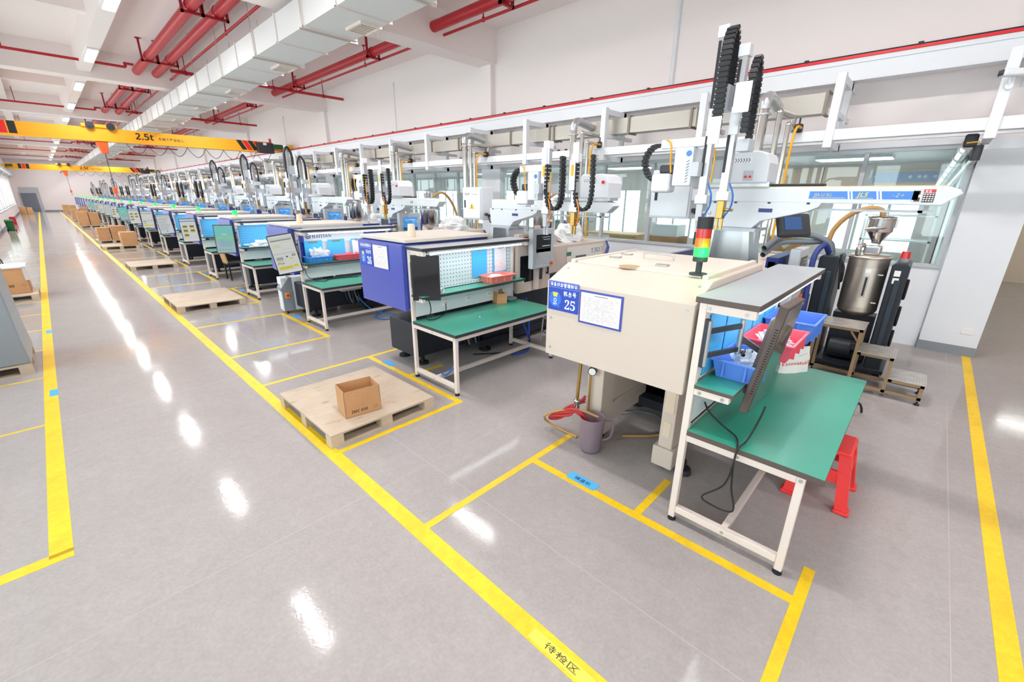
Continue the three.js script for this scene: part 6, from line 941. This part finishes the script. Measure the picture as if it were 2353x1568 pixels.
{
  const t = thing('office_cabinet', 'orange wooden cabinet with a hazard diamond behind the glazing', 'cabinet', [11.5, 0, 2.4]);
  part(t, 'carcass', RB(11.2, 11.8, 0, 1.42, 2.0, 2.75, 0.01), std(0xd89a4a, 0.55)); part(t, 'top', RB(11.15, 11.85, 1.42, 1.46, 1.6, 2.8, 0.006), M.white); part(t, 'hazard_diamond', turn(B(11.195, 11.199, 1.2, 1.34, 2.25, 2.39), [11.197, 1.27, 2.32], 0, Math.PI / 4), M.paper);
  const d2 = thing('office_desk', 'tan wooden desk with drawers behind the glazing', 'desk', [10.6, 0, 6.4]); part(d2, 'top', RB(10.2, 11.0, 1.28, 1.33, 5.4, 7.0, 0.006), std(0xd9b488, 0.55)); part(d2, 'carcass', B(10.24, 10.96, 0, 1.28, 5.44, 6.2), std(0xcfa878, 0.55)); for (const y of [0.75, 0.95, 1.12]) part(d2, 'drawer', B(10.225, 10.24, y, y + 0.14, 5.5, 6.1), std(0xc59c6a, 0.55));
  const r = thing('parts_rack', 'grey green perforated rack behind the glazing', 'rack', [10.3, 0, 7.6]); part(r, 'cabinet', RB(10.1, 10.6, 0, 1.55, 7.1, 8.4, 0.01), std(0x93a3a0, 0.55)); part(r, 'shelf', B(10.05, 10.65, 1.55, 1.58, 7.0, 8.5), std(0x6d7f7c, 0.5));
  tray(10.35, 1.581, 7.35, 0.4, 0.55, 0.14, M.trayNavy, 'blue bin on the perforated rack behind the glazing'); bag('clear bag heap in the blue bin behind the glazing', [10.35, 1.66, 7.35], 0.14, 0.14, 0.2, 31.2);
  const c3 = thing('white_crate', 'white plastic crate on a box behind the glazing', 'crate', [10.3, 0, 4.6]); part(c3, 'box', metric(B(10.1, 10.7, 0, 1.35, 4.3, 5.0)), M.card); part(c3, 'crate', [B(10.15, 10.65, 1.35, 1.62, 4.35, 4.95)], M.robot);
  const gm = thing('green_machine', 'dark green test machine behind the glazing', 'machine', [10.4, 0, 3.6]); part(gm, 'body', RB(10.15, 10.8, 0.5, 1.5, 3.25, 3.95, 0.02), std(0x335a56, 0.5)); part(gm, 'stand', B(10.2, 10.75, 0, 0.5, 3.3, 3.9), M.grey); part(gm, 'face', B(10.14, 10.15, 1.05, 1.4, 3.4, 3.75), std(0x8fa39c, 0.5));
  const wc = thing('wall_cabinet', 'peach coloured notice board on the office back wall', 'board', [14.15, 2.55, 2.5]); part(wc, 'panel', B(14.14, 14.2, 2.55, 3.0, 1.6, 3.2), std(0xf0d2c0, 0.7)); part(wc, 'seam', B(14.135, 14.14, 2.55, 3.0, 2.39, 2.41), M.grey);
  const bs = thing('blue_sign_band', 'blue sign band with four white discs on the office back wall', 'sign', [14.15, 2.6, 0.2]); part(bs, 'band', B(14.14, 14.2, 2.62, 2.86, -0.1, 1.35), std(0xa9bfe6, 0.6)); part(bs, 'edge', [B(14.135, 14.2, 2.86, 2.89, -0.1, 1.35), B(14.135, 14.2, 2.59, 2.62, -0.1, 1.35)], std(0xf0d2a8, 0.6)); for (const d of [0.25, 0.42, 0.52, 0.68]) part(bs, 'disc', cyl([14.14, 2.74, d], [14.13, 2.74, d], 0.035, 0.035, 16), M.paper);
  const sh = thing('office_shelf', 'white open shelf unit behind the glazing at the near end', 'shelf', [12.5, 0, 0.3]); part(sh, 'frame', [B(12.2, 12.24, 0, 2.2, 0.0, 0.04), B(12.2, 12.24, 0, 2.2, 1.1, 1.14), B(12.8, 12.84, 0, 2.2, 0, 0.04), B(12.8, 12.84, 0, 2.2, 1.1, 1.14)], M.white); for (const y of [0.9, 1.4, 1.9, 2.2]) part(sh, 'board', B(12.2, 12.84, y, y + 0.03, 0, 1.14), M.white);
  for (const [x, d, i] of [[11.6, 1.5, 0], [11.6, 6.5, 1], [11.6, 12, 2], [16.5, -3, 3], [11.6, -3.4, 4]]) { const y = i > 2 ? 3.4 : 3.0, l = thing('ceiling_lamp', ['office ceiling panel lamp above the wooden cabinet', 'office ceiling panel lamp above the tan desk', 'office ceiling panel lamp further down the glazing', 'ceiling panel lamp over the far side passage', 'ceiling panel lamp over the near side passage'][i], 'ceiling lamp', [x, y, d]); part(l, 'housing', B(x - 0.32, x + 0.32, y, y + 0.06, d - 0.62, d + 0.62), M.white); part(l, 'diffuser', B(x - 0.3, x + 0.3, y - 0.012, y, d - 0.6, d + 0.6), M.lampGlow); if (i > 2) for (const q of [-0.4, 0.4]) part(l, 'rod', cyl([x, y + 0.06, d + q], [x, YC, d + q], 0.006), M.white); areaLight(0.6, 1.2, 0xfbfaf4, i > 2 ? 9 : 9, [x, y - 0.03, d], [x, 0, d]); }
  one('wall_socket_plate', 'blank white plate low on the end column', 'plate', RB(9.122, 9.13, 0.33, 0.42, -0.77, -0.64, 0.003), M.paper, [9.125, 0.33, -0.7]);
}
renderer.render(scene, camera);
